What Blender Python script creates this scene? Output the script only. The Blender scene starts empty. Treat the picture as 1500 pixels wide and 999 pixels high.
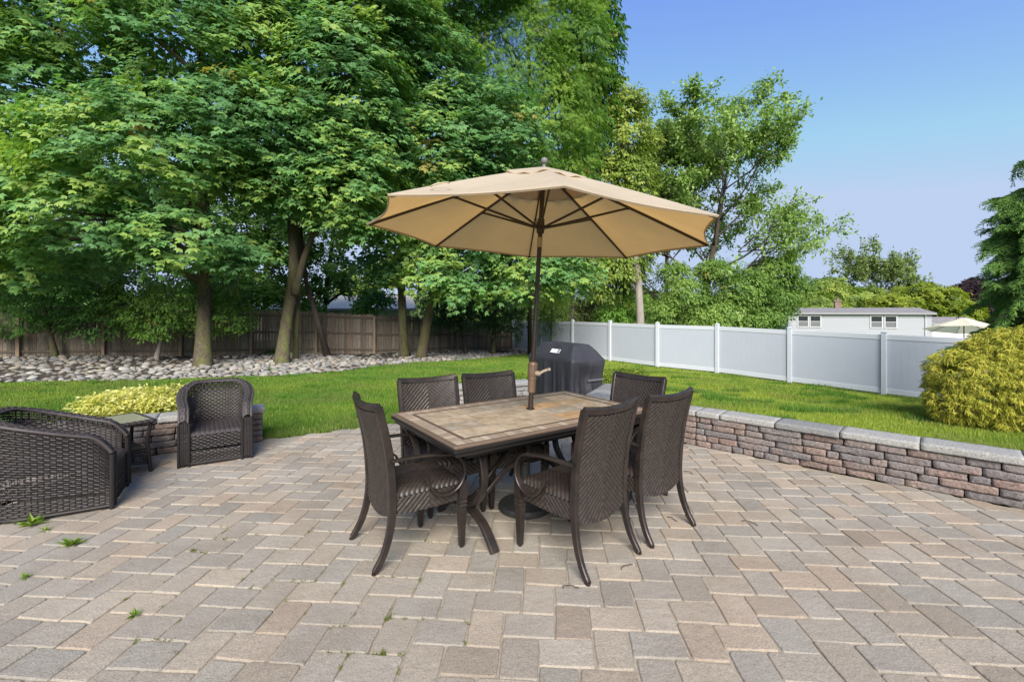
import bpy, bmesh, math, random
import numpy as np
from mathutils import Vector, Matrix

SC = bpy.context.scene
COL = SC.collection
rng = np.random.default_rng(11)
random.seed(5)
EYE, FPX, HOR = 1.58, 668.0, 455.0

# ------------------------------------------------------------------ helpers
def at(px, py, Z):
    return np.array([(px - 750) / FPX * Z, Z, EYE - (py - HOR) / FPX * Z])

def nrm(a):
    a = np.asarray(a, float)
    return a / (np.linalg.norm(a, axis=-1, keepdims=True) + 1e-12)

def make_mesh(name, V, F, col=None, smooth=False, uv=None):
    V = np.asarray(V, np.float32).reshape(-1, 3)
    me = bpy.data.meshes.new(name)
    me.vertices.add(len(V))
    me.vertices.foreach_set('co', V.ravel())
    loops, starts, n = [], [], 0
    for f in F:
        f = np.asarray(f, np.int32)
        if f.ndim == 1:
            f = f[None]
        if f.size == 0:
            continue
        loops.append(f.ravel())
        starts.append(n + np.arange(len(f)) * f.shape[1])
        n += f.size
    loops = np.concatenate(loops)
    starts = np.concatenate(starts).astype(np.int32)
    me.loops.add(len(loops))
    me.loops.foreach_set('vertex_index', loops)
    me.polygons.add(len(starts))
    me.polygons.foreach_set('loop_start', starts)
    me.polygons.foreach_set('use_smooth', np.full(len(starts), smooth))
    if col is not None:
        c = np.ones((len(V), 4), np.float32)
        c[:, :3] = np.asarray(col, np.float32)
        a = me.attributes.new('Col', 'FLOAT_COLOR', 'POINT')
        a.data.foreach_set('color', c.ravel())
    me.update(calc_edges=True)
    return me

class MB:
    def __init__(s):
        s.V, s.F, s.C, s.n = [], [], [], 0
    def add(s, V, F, col=(1, 1, 1)):
        V = np.asarray(V, float).reshape(-1, 3)
        for f in F:
            f = np.asarray(f, int)
            if f.ndim == 1:
                f = f[None]
            if f.size:
                s.F.append(f + s.n)
        c = np.asarray(col, float)
        s.C.append(np.broadcast_to(c, (len(V), 3)))
        s.V.append(V)
        s.n += len(V)
        return s
    def build(s, name, mat, parent=None, smooth=False, loc=None, rotz=0.0):
        me = make_mesh(name, np.concatenate(s.V), s.F, np.concatenate(s.C), smooth)
        return link(name, me, mat, parent, loc, rotz)

def link(name, me, mat, parent=None, loc=None, rotz=0.0):
    o = bpy.data.objects.new(name, me)
    COL.objects.link(o)
    if mat is not None and len(me.materials) == 0:
        me.materials.append(mat)
    if parent is not None:
        o.parent = parent
    if loc is not None:
        o.location = [float(q) for q in loc]
    o.rotation_euler = (0, 0, rotz)
    return o

def tag(o, label, cat, group=None):
    o['label'] = label
    o['category'] = cat
    if group:
        o['group'] = group
    return o

def thing(name, label, cat, loc=(0, 0, 0), rotz=0.0, group=None):
    o = bpy.data.objects.new(name, None)
    COL.objects.link(o)
    o.empty_display_size = 0.1
    o.location = [float(q) for q in loc]
    o.rotation_euler = (0, 0, rotz)
    return tag(o, label, cat, group)

def structure(o):
    o['kind'] = 'structure'
    return o

def copy_tree(o, parent=None):
    c = o.copy()
    COL.objects.link(c)
    if parent is not None:
        c.parent = parent
    for ch in list(o.children):
        copy_tree(ch, c)
    return c

_rb = {}
def rbox(sx, sy, sz, b=0.004, seg=1):
    k = (round(sx, 5), round(sy, 5), round(sz, 5), b, seg)
    if k not in _rb:
        bm = bmesh.new()
        bmesh.ops.create_cube(bm, size=1)
        bmesh.ops.scale(bm, vec=(sx, sy, sz), verts=bm.verts)
        if b > 0:
            bmesh.ops.bevel(bm, geom=bm.edges[:], offset=b, segments=seg, affect='EDGES', profile=0.5)
        bm.verts.index_update()
        V = np.array([v.co[:] for v in bm.verts])
        F = [[v.index for v in f.verts] for f in bm.faces]
        bm.free()
        _rb[k] = (V, F)
    return _rb[k]

def box(mb, c, s, b=0.004, rz=0.0, R=None, col=(1, 1, 1), seg=1):
    V, F = rbox(*s, b, seg)
    if R is None:
        cz, sz = math.cos(rz), math.sin(rz)
        R = np.array([[cz, -sz, 0], [sz, cz, 0], [0, 0, 1]])
    mb.add(V @ np.asarray(R).T + np.asarray(c), F, col)

def cr(pts, n=8):
    P = np.asarray(pts, float)
    P = np.vstack([2 * P[0] - P[1], P, 2 * P[-1] - P[-2]])
    out = []
    for i in range(1, len(P) - 2):
        t = np.linspace(0, 1, n, endpoint=False)[:, None]
        p0, p1, p2, p3 = P[i - 1:i + 3]
        out.append(0.5 * (2 * p1 + (p2 - p0) * t + (2 * p0 - 5 * p1 + 4 * p2 - p3) * t ** 2 + (3 * p1 - p0 - 3 * p2 + p3) * t ** 3))
    out.append(P[-2][None])
    return np.concatenate(out)

def circ(r, n=8):
    a = np.arange(n) * 2 * math.pi / n
    return np.stack([r * np.cos(a), r * np.sin(a)], 1)

def rect(w, h, b=0.004):
    w, h = w / 2, h / 2
    return np.array([[-w + b, -h], [w - b, -h], [w, -h + b], [w, h - b], [w - b, h], [-w + b, h], [-w, h - b], [-w, -h + b]])

def sweep(mb, pts, sec, up=(0, 0, 1), scale=None, cap=True, col=(1, 1, 1)):
    P = np.asarray(pts, float)
    n, k = len(P), len(sec)
    T = np.gradient(P, axis=0)
    T = nrm(T)
    up = np.broadcast_to(np.asarray(up, float), P.shape)
    side = np.cross(T, up)
    bad = np.linalg.norm(side, axis=1) < 1e-3
    side[bad] = np.cross(T[bad], (1, 0, 0.01))
    side = nrm(side)
    u2 = np.cross(side, T)
    sc = np.ones(n) if scale is None else np.asarray(scale, float)
    V = P[:, None] + sc[:, None, None] * (sec[None, :, 0:1] * side[:, None] + sec[None, :, 1:2] * u2[:, None])
    i = np.arange(n - 1)[:, None] * k
    j = np.arange(k)[None]
    j2 = (j + 1) % k
    q = np.stack([i + j, i + j2, i + k + j2, i + k + j], -1).reshape(-1, 4)
    F = [q]
    if cap:
        F += [np.arange(k)[::-1], (n - 1) * k + np.arange(k)]
    mb.add(V.reshape(-1, 3), F, col)

def lathe(mb, prof, n=16, c=(0, 0, 0), R=None, col=(1, 1, 1)):
    prof = np.asarray(prof, float)
    a = np.arange(n) * 2 * math.pi / n
    m = len(prof)
    V = np.stack([prof[:, None, 0] * np.cos(a), prof[:, None, 0] * np.sin(a), np.repeat(prof[:, None, 1], n, 1)], -1).reshape(-1, 3)
    if R is not None:
        V = V @ np.asarray(R).T
    V = V + np.asarray(c)
    i = np.arange(m - 1)[:, None] * n
    j = np.arange(n)[None]
    j2 = (j + 1) % n
    q = np.stack([i + j, i + j2, i + n + j2, i + n + j], -1).reshape(-1, 4)
    mb.add(V, [q, np.arange(n)[::-1], (m - 1) * n + np.arange(n)], col)

def grid_faces(nu, nv, off=0, flip=False):
    i = np.arange(nu - 1)[:, None] * nv
    j = np.arange(nv - 1)[None]
    q = np.stack([i + j, i + nv + j, i + nv + j + 1, i + j + 1], -1).reshape(-1, 4) + off
    return q[:, ::-1] if flip else q

# cheap smooth value noise (numpy)
_tab = np.random.default_rng(3).random((64, 64, 64))
def vnoise(P, s=1.0):
    P = np.asarray(P, float) * s + 100.0
    I = np.floor(P).astype(int)
    f = P - I
    f = f * f * (3 - 2 * f)
    r = 0
    for dx in (0, 1):
        for dy in (0, 1):
            for dz in (0, 1):
                w = (f[..., 0] if dx else 1 - f[..., 0]) * (f[..., 1] if dy else 1 - f[..., 1]) * (f[..., 2] if dz else 1 - f[..., 2])
                r = r + w * _tab[(I[..., 0] + dx) & 63, (I[..., 1] + dy) & 63, (I[..., 2] + dz) & 63]
    return r

# ------------------------------------------------------------------ materials
def M(name, col=(0.5, 0.5, 0.5), rough=0.6, metal=0.0, spec=0.5, attr=False, var=0.0, vscale=6.0, col2=None, mixscale=2.0, mixlo=0.4, mixhi=0.65,
      bump=0.0, bscale=60.0, bump2=0.0, b2scale=8.0, transl=0.0, tcol=None, stretch=None, sheen=0.0):
    m = bpy.data.materials.new(name)
    m.use_nodes = True
    nt = m.node_tree
    N, L = nt.nodes, nt.links
    bs = N['Principled BSDF']
    bs.inputs['Roughness'].default_value = rough
    bs.inputs['Metallic'].default_value = metal
    bs.inputs['Specular IOR Level'].default_value = spec
    tc = N.new('ShaderNodeTexCoord')
    vec = tc.outputs['Object']
    if stretch:
        mp = N.new('ShaderNodeMapping')
        mp.inputs['Scale'].default_value = stretch
        L.new(vec, mp.inputs['Vector'])
        vec = mp.outputs['Vector']
    def noise(scale, detail=4.0, rgh=0.6):
        n = N.new('ShaderNodeTexNoise')
        n.inputs['Scale'].default_value = scale
        n.inputs['Detail'].default_value = detail
        n.inputs['Roughness'].default_value = rgh
        L.new(vec, n.inputs['Vector'])
        return n.outputs['Fac']
    rgb = N.new('ShaderNodeRGB')
    rgb.outputs[0].default_value = (*col, 1)
    c = rgb.outputs[0]
    if col2 is not None:
        mr = N.new('ShaderNodeMapRange')
        mr.inputs['From Min'].default_value = mixlo
        mr.inputs['From Max'].default_value = mixhi
        L.new(noise(mixscale), mr.inputs['Value'])
        mx = N.new('ShaderNodeMix')
        mx.data_type = 'RGBA'
        L.new(mr.outputs[0], mx.inputs['Factor'])
        L.new(c, mx.inputs['A'])
        mx.inputs['B'].default_value = (*col2, 1)
        c = mx.outputs['Result']
    if attr:
        at_ = N.new('ShaderNodeAttribute')
        at_.attribute_name = 'Col'
        mx = N.new('ShaderNodeMix')
        mx.data_type = 'RGBA'
        mx.blend_type = 'MULTIPLY'
        mx.inputs['Factor'].default_value = 1
        L.new(c, mx.inputs['A'])
        L.new(at_.outputs['Color'], mx.inputs['B'])
        c = mx.outputs['Result']
    if var > 0:
        mr = N.new('ShaderNodeMapRange')
        mr.inputs['From Min'].default_value = 0.3
        mr.inputs['From Max'].default_value = 0.7
        mr.inputs['To Min'].default_value = 1 - var
        mr.inputs['To Max'].default_value = 1 + var
        L.new(noise(vscale, 6.0, 0.7), mr.inputs['Value'])
        mx = N.new('ShaderNodeVectorMath')
        mx.operation = 'SCALE'
        L.new(c, mx.inputs[0])
        L.new(mr.outputs[0], mx.inputs['Scale'])
        c = mx.outputs[0]
    L.new(c, bs.inputs['Base Color'])
    nb = None
    for st, scl, dist in ((bump, bscale, 0.004), (bump2, b2scale, 0.02)):
        if st > 0:
            b = N.new('ShaderNodeBump')
            b.inputs['Strength'].default_value = st
            b.inputs['Distance'].default_value = dist
            L.new(noise(scl, 5.0, 0.65), b.inputs['Height'])
            if nb is not None:
                L.new(nb, b.inputs['Normal'])
            nb = b.outputs['Normal']
    if nb is not None:
        L.new(nb, bs.inputs['Normal'])
    if sheen > 0:
        bs.inputs['Sheen Weight'].default_value = sheen
    if transl > 0:
        tr = N.new('ShaderNodeBsdfTranslucent')
        ms = N.new('ShaderNodeMixShader')
        ms.inputs[0].default_value = transl
        if tcol is not None:
            mx = N.new('ShaderNodeMix')
            mx.data_type = 'RGBA'
            mx.blend_type = 'MULTIPLY'
            mx.inputs['Factor'].default_value = 1
            L.new(c, mx.inputs['A'])
            mx.inputs['B'].default_value = (*tcol, 1)
            L.new(mx.outputs['Result'], tr.inputs['Color'])
        else:
            L.new(c, tr.inputs['Color'])
        L.new(bs.outputs[0], ms.inputs[1])
        L.new(tr.outputs[0], ms.inputs[2])
        L.new(ms.outputs[0], N['Material Output'].inputs['Surface'])
    return m

MAT = dict(
    paver=M('tumbled_paver', (1, 1, 1), 0.9, spec=0.25, attr=True, col2=(.86, .84, .82), mixscale=1.7, mixlo=.42, mixhi=.62, var=0.3, vscale=120, bump=1.0, bscale=170, bump2=0.35, b2scale=18),
    sand=M('joint_sand', (0.28, 0.243, 0.19), 0.95, spec=0.1, var=0.2, vscale=30, bump=0.5, bscale=200),
    lawn=M('lawn_soil', (0.10, 0.16, 0.035), 0.95, spec=0.1, col2=(0.14, 0.19, 0.045), mixscale=0.9, var=0.3, vscale=9, bump=0.8, bscale=60),
    grass=M('grass_blades', (1, 1, 1), 0.55, spec=0.25, attr=True, transl=0.35),
    stone=M('river_stone', (1, 1, 1), 0.75, spec=0.35, attr=True, var=0.22, vscale=9, bump=0.3, bscale=40),
    soil=M('bed_soil', (0.06, 0.05, 0.04), 0.95, spec=0.1, var=0.4, vscale=15, bump=0.8, bscale=40),
    block=M('split_face_block', (1.15, 1.15, 1.15), 0.92, spec=0.2, attr=True, var=0.45, vscale=48, bump=1.0, bscale=85, bump2=1.0, b2scale=30),
    cap=M('split_face_cap', (1, 1, 1), 0.92, spec=0.2, attr=True, var=0.5, vscale=75, bump=1.0, bscale=110, bump2=0.4, b2scale=24),
    bronze=M('bronze_metal', (0.021, 0.017, 0.016), 0.34, metal=0.3, spec=0.6, col2=(0.04, 0.028, 0.023), mixscale=9, bump=0.15, bscale=260),
    rimmetal=M('table_rim_metal', (0.022, 0.02, 0.02), 0.35, metal=0.4, spec=0.5, bump=0.1, bscale=200),
    weave=M('resin_weave', (1, 1, 1), 0.4, spec=0.5, attr=True, bump=0.15, bscale=300),
    wicker=M('dark_wicker', (1, 1, 1), 0.5, spec=0.3, attr=True, bump=0.2, bscale=200),
    tile=M('slate_tile', (1, 1, 1), 0.5, spec=0.4, attr=True, col2=(0.8, 0.72, 0.62), mixscale=9, mixlo=0.35, mixhi=0.65, var=0.3, vscale=16, bump=0.35, bscale=35),
    trimtile=M('border_tile', (1, 1, 1), 0.5, spec=0.4, attr=True, var=0.15, vscale=20, bump=0.2, bscale=60),
    canvas=M('beige_canvas', (0.53, 0.465, 0.36), 0.9, spec=0.1, var=0.07, vscale=3, bump=0.3, bscale=420, bump2=0.35, b2scale=5, transl=0.42, tcol=(1.0, 0.66, 0.26)),
    whitecanvas=M('cream_canvas', (0.82, 0.74, 0.6), 0.9, spec=0.1, transl=0.4),
    umbmetal=M('umbrella_bronze', (0.035, 0.023, 0.017), 0.4, metal=0.3, bump=0.05, bscale=100),
    copper=M('crank_plastic', (0.15, 0.095, 0.06), 0.45, metal=0.3, var=0.1, vscale=20),
    finial=M('finial_resin', (0.13, 0.12, 0.12), 0.6, var=0.2, vscale=60),
    rubber=M('black_base', (0.02, 0.02, 0.021), 0.6, bump=0.2, bscale=90),
    glass=M('table_glass', (0.3, 0.3, 0.2), 0.08, spec=0.6),  # yellowish reflection on the glass put into its base colour
    cover=M('grill_cover', (0.03, 0.03, 0.036), 0.58, spec=0.35, var=0.15, vscale=6, bump=0.15, bscale=150, bump2=0.35, b2scale=7),
    patch=M('cover_patch', (0.62, 0.62, 0.64), 0.5),
    vinyl=M('white_vinyl', (0.40, 0.43, 0.49), 0.4, spec=0.4, var=0.025, vscale=1.5),
    vinylpost=M('white_vinyl_post', (0.50, 0.525, 0.57), 0.4, spec=0.4, var=0.02, vscale=2),
    wood=M('weathered_cedar', (0.95, 0.97, 0.95), 0.9, spec=0.15, attr=True, var=0.35, vscale=5, stretch=(6, 6, 0.5), bump=0.5, bscale=14),
    post=M('fence_post_wood', (0.27, 0.2, 0.14), 0.9, spec=0.15, var=0.3, vscale=5, stretch=(5, 5, 0.6), bump=0.5, bscale=14),
    bark=M('mossy_bark', (0.085, 0.068, 0.05), 0.95, spec=0.1, col2=(0.095, 0.10, 0.04), mixscale=1.3, var=0.35, vscale=5, stretch=(3, 3, 0.7), bump=1.0, bscale=9, bump2=0.8, b2scale=4),
    darkbark=M('dark_bark', (0.06, 0.048, 0.04), 0.95, spec=0.1, var=0.35, vscale=5, stretch=(3, 3, 0.7), bump=1.0, bscale=9),
    greybark=M('grey_bark', (0.25, 0.225, 0.2), 0.95, spec=0.1, var=0.3, vscale=4, stretch=(3, 3, 0.8), bump=1.0, bscale=9),
    leaf=M('broad_leaf', (1, 1, 1), 0.5, spec=0.3, attr=True, transl=0.42, tcol=(1.15, 1.25, 0.55)),
    needle=M('needle_leaf', (1, 1, 1), 0.6, spec=0.2, attr=True, transl=0.2),
    siding=M('white_siding', (0.32, 0.335, 0.365), 0.6, spec=0.3),
    sidingb=M('cream_siding', (0.62, 0.6, 0.54), 0.7, spec=0.3),
    roof=M('grey_shingle', (0.2, 0.19, 0.19), 0.9, spec=0.2, var=0.25, vscale=3, bump=0.5, bscale=10),
    palerof=M('pale_shingle', (0.62, 0.53, 0.42), 0.9, spec=0.2, var=0.2, vscale=3, bump=0.5, bscale=10),
    gutter=M('grey_gutter', (0.24, 0.245, 0.25), 0.5),
    pane=M('window_glass', (0.02, 0.024, 0.03), 0.06, spec=0.6),
    screen=M('window_screen', (0.12, 0.125, 0.135), 0.5),
    white=M('white_trim', (0.44, 0.45, 0.47), 0.5),
    brick=M('chimney_brick', (0.19, 0.13, 0.11), 0.9, var=0.3, vscale=8, bump=0.5, bscale=20),
    pipe=M('vent_pipe', (0.12, 0.12, 0.12), 0.5),
    twig=M('dry_twig', (0.05, 0.038, 0.03), 0.9),
)

# ------------------------------------------------------------------ camera, light, world
cam = bpy.data.cameras.new('camera')
cam.sensor_width = 36
cam.lens = 36 * FPX / 1500
cam.shift_y = (HOR - 499.5) / 1500
cam.clip_start = 0.05
cam.clip_end = 2000
co = bpy.data.objects.new('camera', cam)
co.location = (0, 0, EYE)
co.rotation_euler = (math.radians(90), 0, 0)
COL.objects.link(co)
SC.camera = co

SUN_EL, SUN_AZ = math.radians(36), math.radians(178)      # azimuth measured from +Y towards +X
sd = Vector((math.sin(SUN_AZ) * math.cos(SUN_EL), math.cos(SUN_AZ) * math.cos(SUN_EL), math.sin(SUN_EL)))
sun = bpy.data.lights.new('sun', 'SUN')
sun.energy = 3.3
sun.angle = math.radians(38)
sun.color = (1.0, 0.94, 0.86)
so = bpy.data.objects.new('sun', sun)
so.rotation_euler = (-sd).to_track_quat('-Z', 'Y').to_euler()
so.location = sd * 50
COL.objects.link(so)

w = bpy.data.worlds.new('World')
SC.world = w
w.use_nodes = True
nt = w.node_tree
bg = nt.nodes['Background']
sky = nt.nodes.new('ShaderNodeTexSky')
sky.sky_type = 'NISHITA'
sky.sun_disc = False
sky.sun_elevation = SUN_EL
sky.sun_rotation = SUN_AZ
sky.air_density = 1.0
sky.dust_density = 1.0
sky.ozone_density = 1.5
gm = nt.nodes.new('ShaderNodeGamma')
gm.inputs['Gamma'].default_value = 0.95
nt.links.new(sky.outputs[0], gm.inputs[0])
sc_ = nt.nodes.new('ShaderNodeVectorMath')
sc_.operation = 'MULTIPLY'
sc_.inputs[1].default_value = (0.53, 0.605, 0.87)
nt.links.new(gm.outputs[0], sc_.inputs[0])
mn = nt.nodes.new('ShaderNodeVectorMath')          # cap on the sky colour: the horizon never gets whiter than pale lavender
mn.operation = 'MINIMUM'
mn.inputs[1].default_value = (1.36, 1.68, 2.3)
nt.links.new(sc_.outputs[0], mn.inputs[0])
nt.links.new(mn.outputs[0], bg.inputs[0])
bg.inputs[1].default_value = 0.15
vs = SC.view_settings
vs.view_transform = 'Standard'
vs.look = 'None'
vs.exposure = 1.35
vs.gamma = 1
vs.use_curve_mapping = False

# ------------------------------------------------------------------ ground shape
def pz(x, y):
    return -0.010 * (np.asarray(y, float) - 2.5)

WOODF = np.array([[-21.5, 14.2], [-10.2, 18.3], [-5.2, 20.6], [0.05, 27.2]])
VINF = np.array([[0.1, 26.9], [1.6, 24.9], [3.05, 22.9], [4.5, 20.9], [6.0, 18.8], [7.7, 17.1], [9.26, 15.2], [10.85, 13.3], [12.4, 11.4], [13.95, 9.5], [15.5, 7.6]])
PATIO = np.array([[-8, 0.2], [8, 0.2], [7.6, 0.4], [4.12, 3.64], [2.19, 5.45], [1.05, 6.5], [1.75, 7.9], [1.3, 9.3], [0.2, 9.0], [0.35, 7.55], [-1.5, 6.68], [-2.2, 6.24], [-3.05, 5.72], [-8, 2.75]])

def inside(poly, x, y):
    x, y = np.asarray(x, float), np.asarray(y, float)
    r = np.zeros(x.shape, bool)
    n = len(poly)
    for i in range(n):
        x1, y1 = poly[i]
        x2, y2 = poly[(i + 1) % n]
        c = ((y1 > y) != (y2 > y)) & (x < (x2 - x1) * (y - y1) / (y2 - y1 + 1e-12) + x1)
        r ^= c
    return r

def segdist(poly, x, y, closed=True):
    d = np.full(np.shape(x), 1e9)
    n = len(poly)
    for i in range(n if closed else n - 1):
        a, b = poly[i], poly[(i + 1) % n]
        ab = b - a
        t = np.clip(((x - a[0]) * ab[0] + (y - a[1]) * ab[1]) / (ab @ ab), 0, 1)
        d = np.minimum(d, np.hypot(x - a[0] - t * ab[0], y - a[1] - t * ab[1]))
    return d

CTRL = np.array([
    (-3.05, 5.8, -.04), (-2.2, 6.35, -.045), (-1.6, 6.8, -.05), (-5, 4.9, -.02), (-8, 3.5, 0.0), (-0.5, 7.5, -.06), (0.2, 8.2, -.08), (1.4, 9.6, -.1), (2, 7.4, 0.05),
    (2.6, 6.0, 0.1), (3.6, 5.0, 0.12), (5, 3.9, 0.12), (7, 2, .1), (6, 6, 0.0), (8, 4, 0.0), (-8, 9, -.08), (-5, 9, -.12), (-12, 7, 0),
    (10.85, 13.3, -.87), (9.26, 15.2, -.82), (7.7, 17.1, -.76), (6, 18.8, -.75), (4.5, 20.9, -.73), (1.6, 24.9, -.77), (0, 27.3, -.77), (12.4, 11.4, -.9), (14.5, 9, -.9),
    (-4, 22.6, -.52), (-5.2, 20.6, -.38), (-10.2, 18.3, -.22), (-17, 15.5, -.08), (-21, 14, 0),
    (0, 15, -.42), (-4, 14, -.25), (-8, 13, -.15), (4, 14, -.5), (6, 10, -.3),
    (30, 40, -1.4), (40, 42, -1.4), (23, 24, -1.25), (15, 30, -1.2), (0, 40, -.9), (-20, 36, -.6), (-40, 30, -.4), (60, 60, -1.5), (0, 90, -1.3), (-80, 80, -.8), (100, 20, -1.2), (-60, 5, 0), (60, 0, -.6), (0, -30, .1)])

def tz(x, y):
    x, y = np.asarray(x, float), np.asarray(y, float)
    num = den = 0
    for cx, cy, cz in CTRL:
        d2 = (x - cx) ** 2 + (y - cy) ** 2 + 0.15
        ww = d2 ** -1.6
        num = num + ww * cz
        den = den + ww
    return num / den

def ground(px, py):
    Z = 8.0
    for _ in range(40):
        z = float(tz((px - 750) / FPX * Z, Z))
        Z = 0.5 * Z + 0.5 * (EYE - z) * FPX / (py - HOR)
    return np.array([(px - 750) / FPX * Z, Z, z])

def G(px, py, z=None):
    """a point of the paved plane (or of height z) seen at a pixel of the photograph"""
    Z = 4.0
    for _ in range(30):
        zz = float(pz(0, Z)) if z is None else z
        Z = (EYE - zz) * FPX / (py - HOR)
    return np.array([(px - 750) / FPX * Z, Z, zz])

# lawn sheet out to the horizon
gx = np.unique(np.concatenate([np.linspace(-16, 16, 129), np.linspace(-40, 40, 81), -np.geomspace(40, 900, 14), np.geomspace(40, 900, 14)]))
gy = np.unique(np.concatenate([np.linspace(-4, 30, 137), np.linspace(30, 70, 21), np.geomspace(70, 1200, 14), -np.geomspace(4, 300, 9)]))
X, Y = np.meshgrid(gx, gy, indexing='ij')
Zt = tz(X, Y)
ins = inside(PATIO, X, Y) | (segdist(PATIO, X, Y) < 0.12)
Zt = np.where(ins, pz(X, Y) - 0.14, Zt)
me = make_mesh('lawn', np.stack([X, Y, Zt], -1).reshape(-1, 3), [grid_faces(len(gx), len(gy))], smooth=True)
structure(link('lawn', me, MAT['lawn']))

# ------------------------------------------------------------------ patio of tumbled pavers
JOINTS = []
def build_patio():
    pal = np.array([(.315, .275, .235), (.335, .285, .235), (.29, .262, .235), (.272, .252, .228), (.35, .278, .22), (.355, .295, .24), (.30, .27, .24), (.255, .24, .22)])
    prob = np.array([.2, .17, .15, .12, .12, .1, .09, .05])
    W, L, gap = 0.176, 0.258, 0.0015
    th = math.radians(-4.2)
    ct, st = math.cos(th), math.sin(th)
    mb = MB()
    for b in range(-26, 27):
        for k in range(-60, 90):
            for hv in (0, 1):
                x0, y0 = k * W + b * L, k * W - b * L
                if hv == 0:
                    sx, sy = L, W
                else:
                    x0, y0 = x0 + L, y0 + W - L
                    sx, sy = W, L
                cx, cy = -(x0 + sx / 2), y0 + sy / 2
                wx, wy = cx * ct - cy * st, cx * st + cy * ct + 3.0
                if not (-7.5 < wx < 7.0 and 0.5 < wy < 9.5):
                    continue
                if abs(wx) > 1.25 * wy + 1.0:
                    continue
                if not inside(PATIO, wx, wy):
                    continue
                g = gap + random.random() * 0.0026
                hx, hy = sx / 2 - g, sy / 2 - g
                r = 0.006 + random.random() * 0.012
                out = []
                for (ax, ay, a0) in ((1, 1, 0), (-1, 1, 90), (-1, -1, 180), (1, -1, 270)):
                    jx, jy = random.uniform(-.006, .003), random.uniform(-.006, .003)
                    for q in (0, 45, 90):
                        a = math.radians(a0 + q)
                        out.append((ax * (hx - r + jx) + r * math.cos(a), ay * (hy - r + jy) + r * math.sin(a)))
                    # worn point along the coming side
                    a = math.radians(a0 + 90)
                    if a0 in (0, 180):
                        out.append((ax * random.uniform(-.02, .02), ay * (hy - random.uniform(0, .003))))
                    else:
                        out.append((ax * (hx - random.uniform(0, .003)), ay * random.uniform(-.02, .02)))
                out = np.array(out)
                n = len(out)
                rings = []
                for (ins_, z) in ((0, -.05), (0, -.007), (.002, -.0025), (.006, 0.0)):
                    s = np.array([(hx - ins_) / hx, (hy - ins_) / hy])
                    rings.append(np.column_stack([out * s, np.full(n, z)]))
                V = np.concatenate(rings)
                V[:, 2] += V[:, 0] * random.gauss(0, .005) + V[:, 1] * random.gauss(0, .005) + random.gauss(0, .0011)
                rz = random.gauss(0, .012)
                c, s = math.cos(rz + th), math.sin(rz + th)
                P = np.column_stack([V[:, 0] * c - V[:, 1] * s + wx + random.gauss(0, .0015), V[:, 0] * s + V[:, 1] * c + wy + random.gauss(0, .0015), V[:, 2]])
                P[:, 2] += pz(P[:, 0], P[:, 1])
                i = np.arange(3)[:, None] * n
                j = np.arange(n)[None]
                q = np.stack([i + j, i + (j + 1) % n, i + n + (j + 1) % n, i + n + j], -1).reshape(-1, 4)
                JOINTS.append(P[:n, :2])
                base = pal[np.random.default_rng(abs(hash((b, k, hv))) % 2**32).choice(8, p=prob)]
                base = (base * .68 + np.array((.300, .266, .229)) * .32) * (.955, .955, .915) * (1 + random.gauss(0, .07))
                mb.add(P, [q, 3 * n + np.arange(n)], base)
    mb.build('patio', MAT['paver'])
    global JPTS
    JPTS = np.concatenate(JOINTS)
    structure(bpy.data.objects['patio'])
    V = np.column_stack([PATIO, pz(PATIO[:, 0], PATIO[:, 1]) - 0.0085])
    structure(link('joint_sand', make_mesh('joint_sand', V, [np.arange(len(V))]), MAT['sand']))
build_patio()
def joint_at(p):
    q = p.copy()
    q[:2] = JPTS[np.argmin(((JPTS - p[:2]) ** 2).sum(1))]
    q[2] = float(pz(0, q[1]))
    return q

# ------------------------------------------------------------------ low block walls
def rough_block(lx, ly, lz, seed, r=0.012, amp=0.0065):
    nx, ny, nz = max(5, int(lx / 0.035)), 7, 5
    V, F = [], []
    faces = []
    idx = {}
    def vid(i, j, k):
        key = (i, j, k)
        if key not in idx:
            idx[key] = len(V)
            V.append((i / nx - .5, j / ny - .5, k / nz - .5))
        return idx[key]
    for i in range(nx):
        for j in range(ny):
            for k in (0, nz):
                q = [vid(i, j, k), vid(i + 1, j, k), vid(i + 1, j + 1, k), vid(i, j + 1, k)]
                F.append(q if k else q[::-1])
    for i in range(nx):
        for k in range(nz):
            for j in (0, ny):
                q = [vid(i, j, k), vid(i + 1, j, k), vid(i + 1, j, k + 1), vid(i, j, k + 1)]
                F.append(q[::-1] if j else q)
    for j in range(ny):
        for k in range(nz):
            for i in (0, nx):
                q = [vid(i, j, k), vid(i, j + 1, k), vid(i, j + 1, k + 1), vid(i, j, k + 1)]
                F.append(q if i else q[::-1])
    P = np.array(V) * (lx, ly, lz)
    h = np.array((lx, ly, lz)) / 2
    c = np.clip(P, -(h - r), h - r)
    d = P - c
    l = np.linalg.norm(d, axis=1, keepdims=True)
    P = np.where(l > 1e-6, c + d / np.maximum(l, 1e-6) * np.minimum(l, r), P)
    nn = nrm(P / h ** 1.0)
    P = P + nn * ((vnoise(P + seed * 7.3, 22) - .5) * 2 * amp + (vnoise(P + seed * 3.1, 55) - .5) * amp)[:, None]
    return P, [np.array(F)]

def path_len(path):
    d = np.linalg.norm(np.diff(path, axis=0), axis=1)
    return np.concatenate([[0], np.cumsum(d)])

def path_at(path, cum, s):
    s = min(max(s, 0), cum[-1] - 1e-6)
    i = int(np.searchsorted(cum, s, 'right') - 1)
    t = (s - cum[i]) / (cum[i + 1] - cum[i])
    d = nrm(path[i + 1] - path[i])
    return path[i] + (path[i + 1] - path[i]) * t, d

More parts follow.
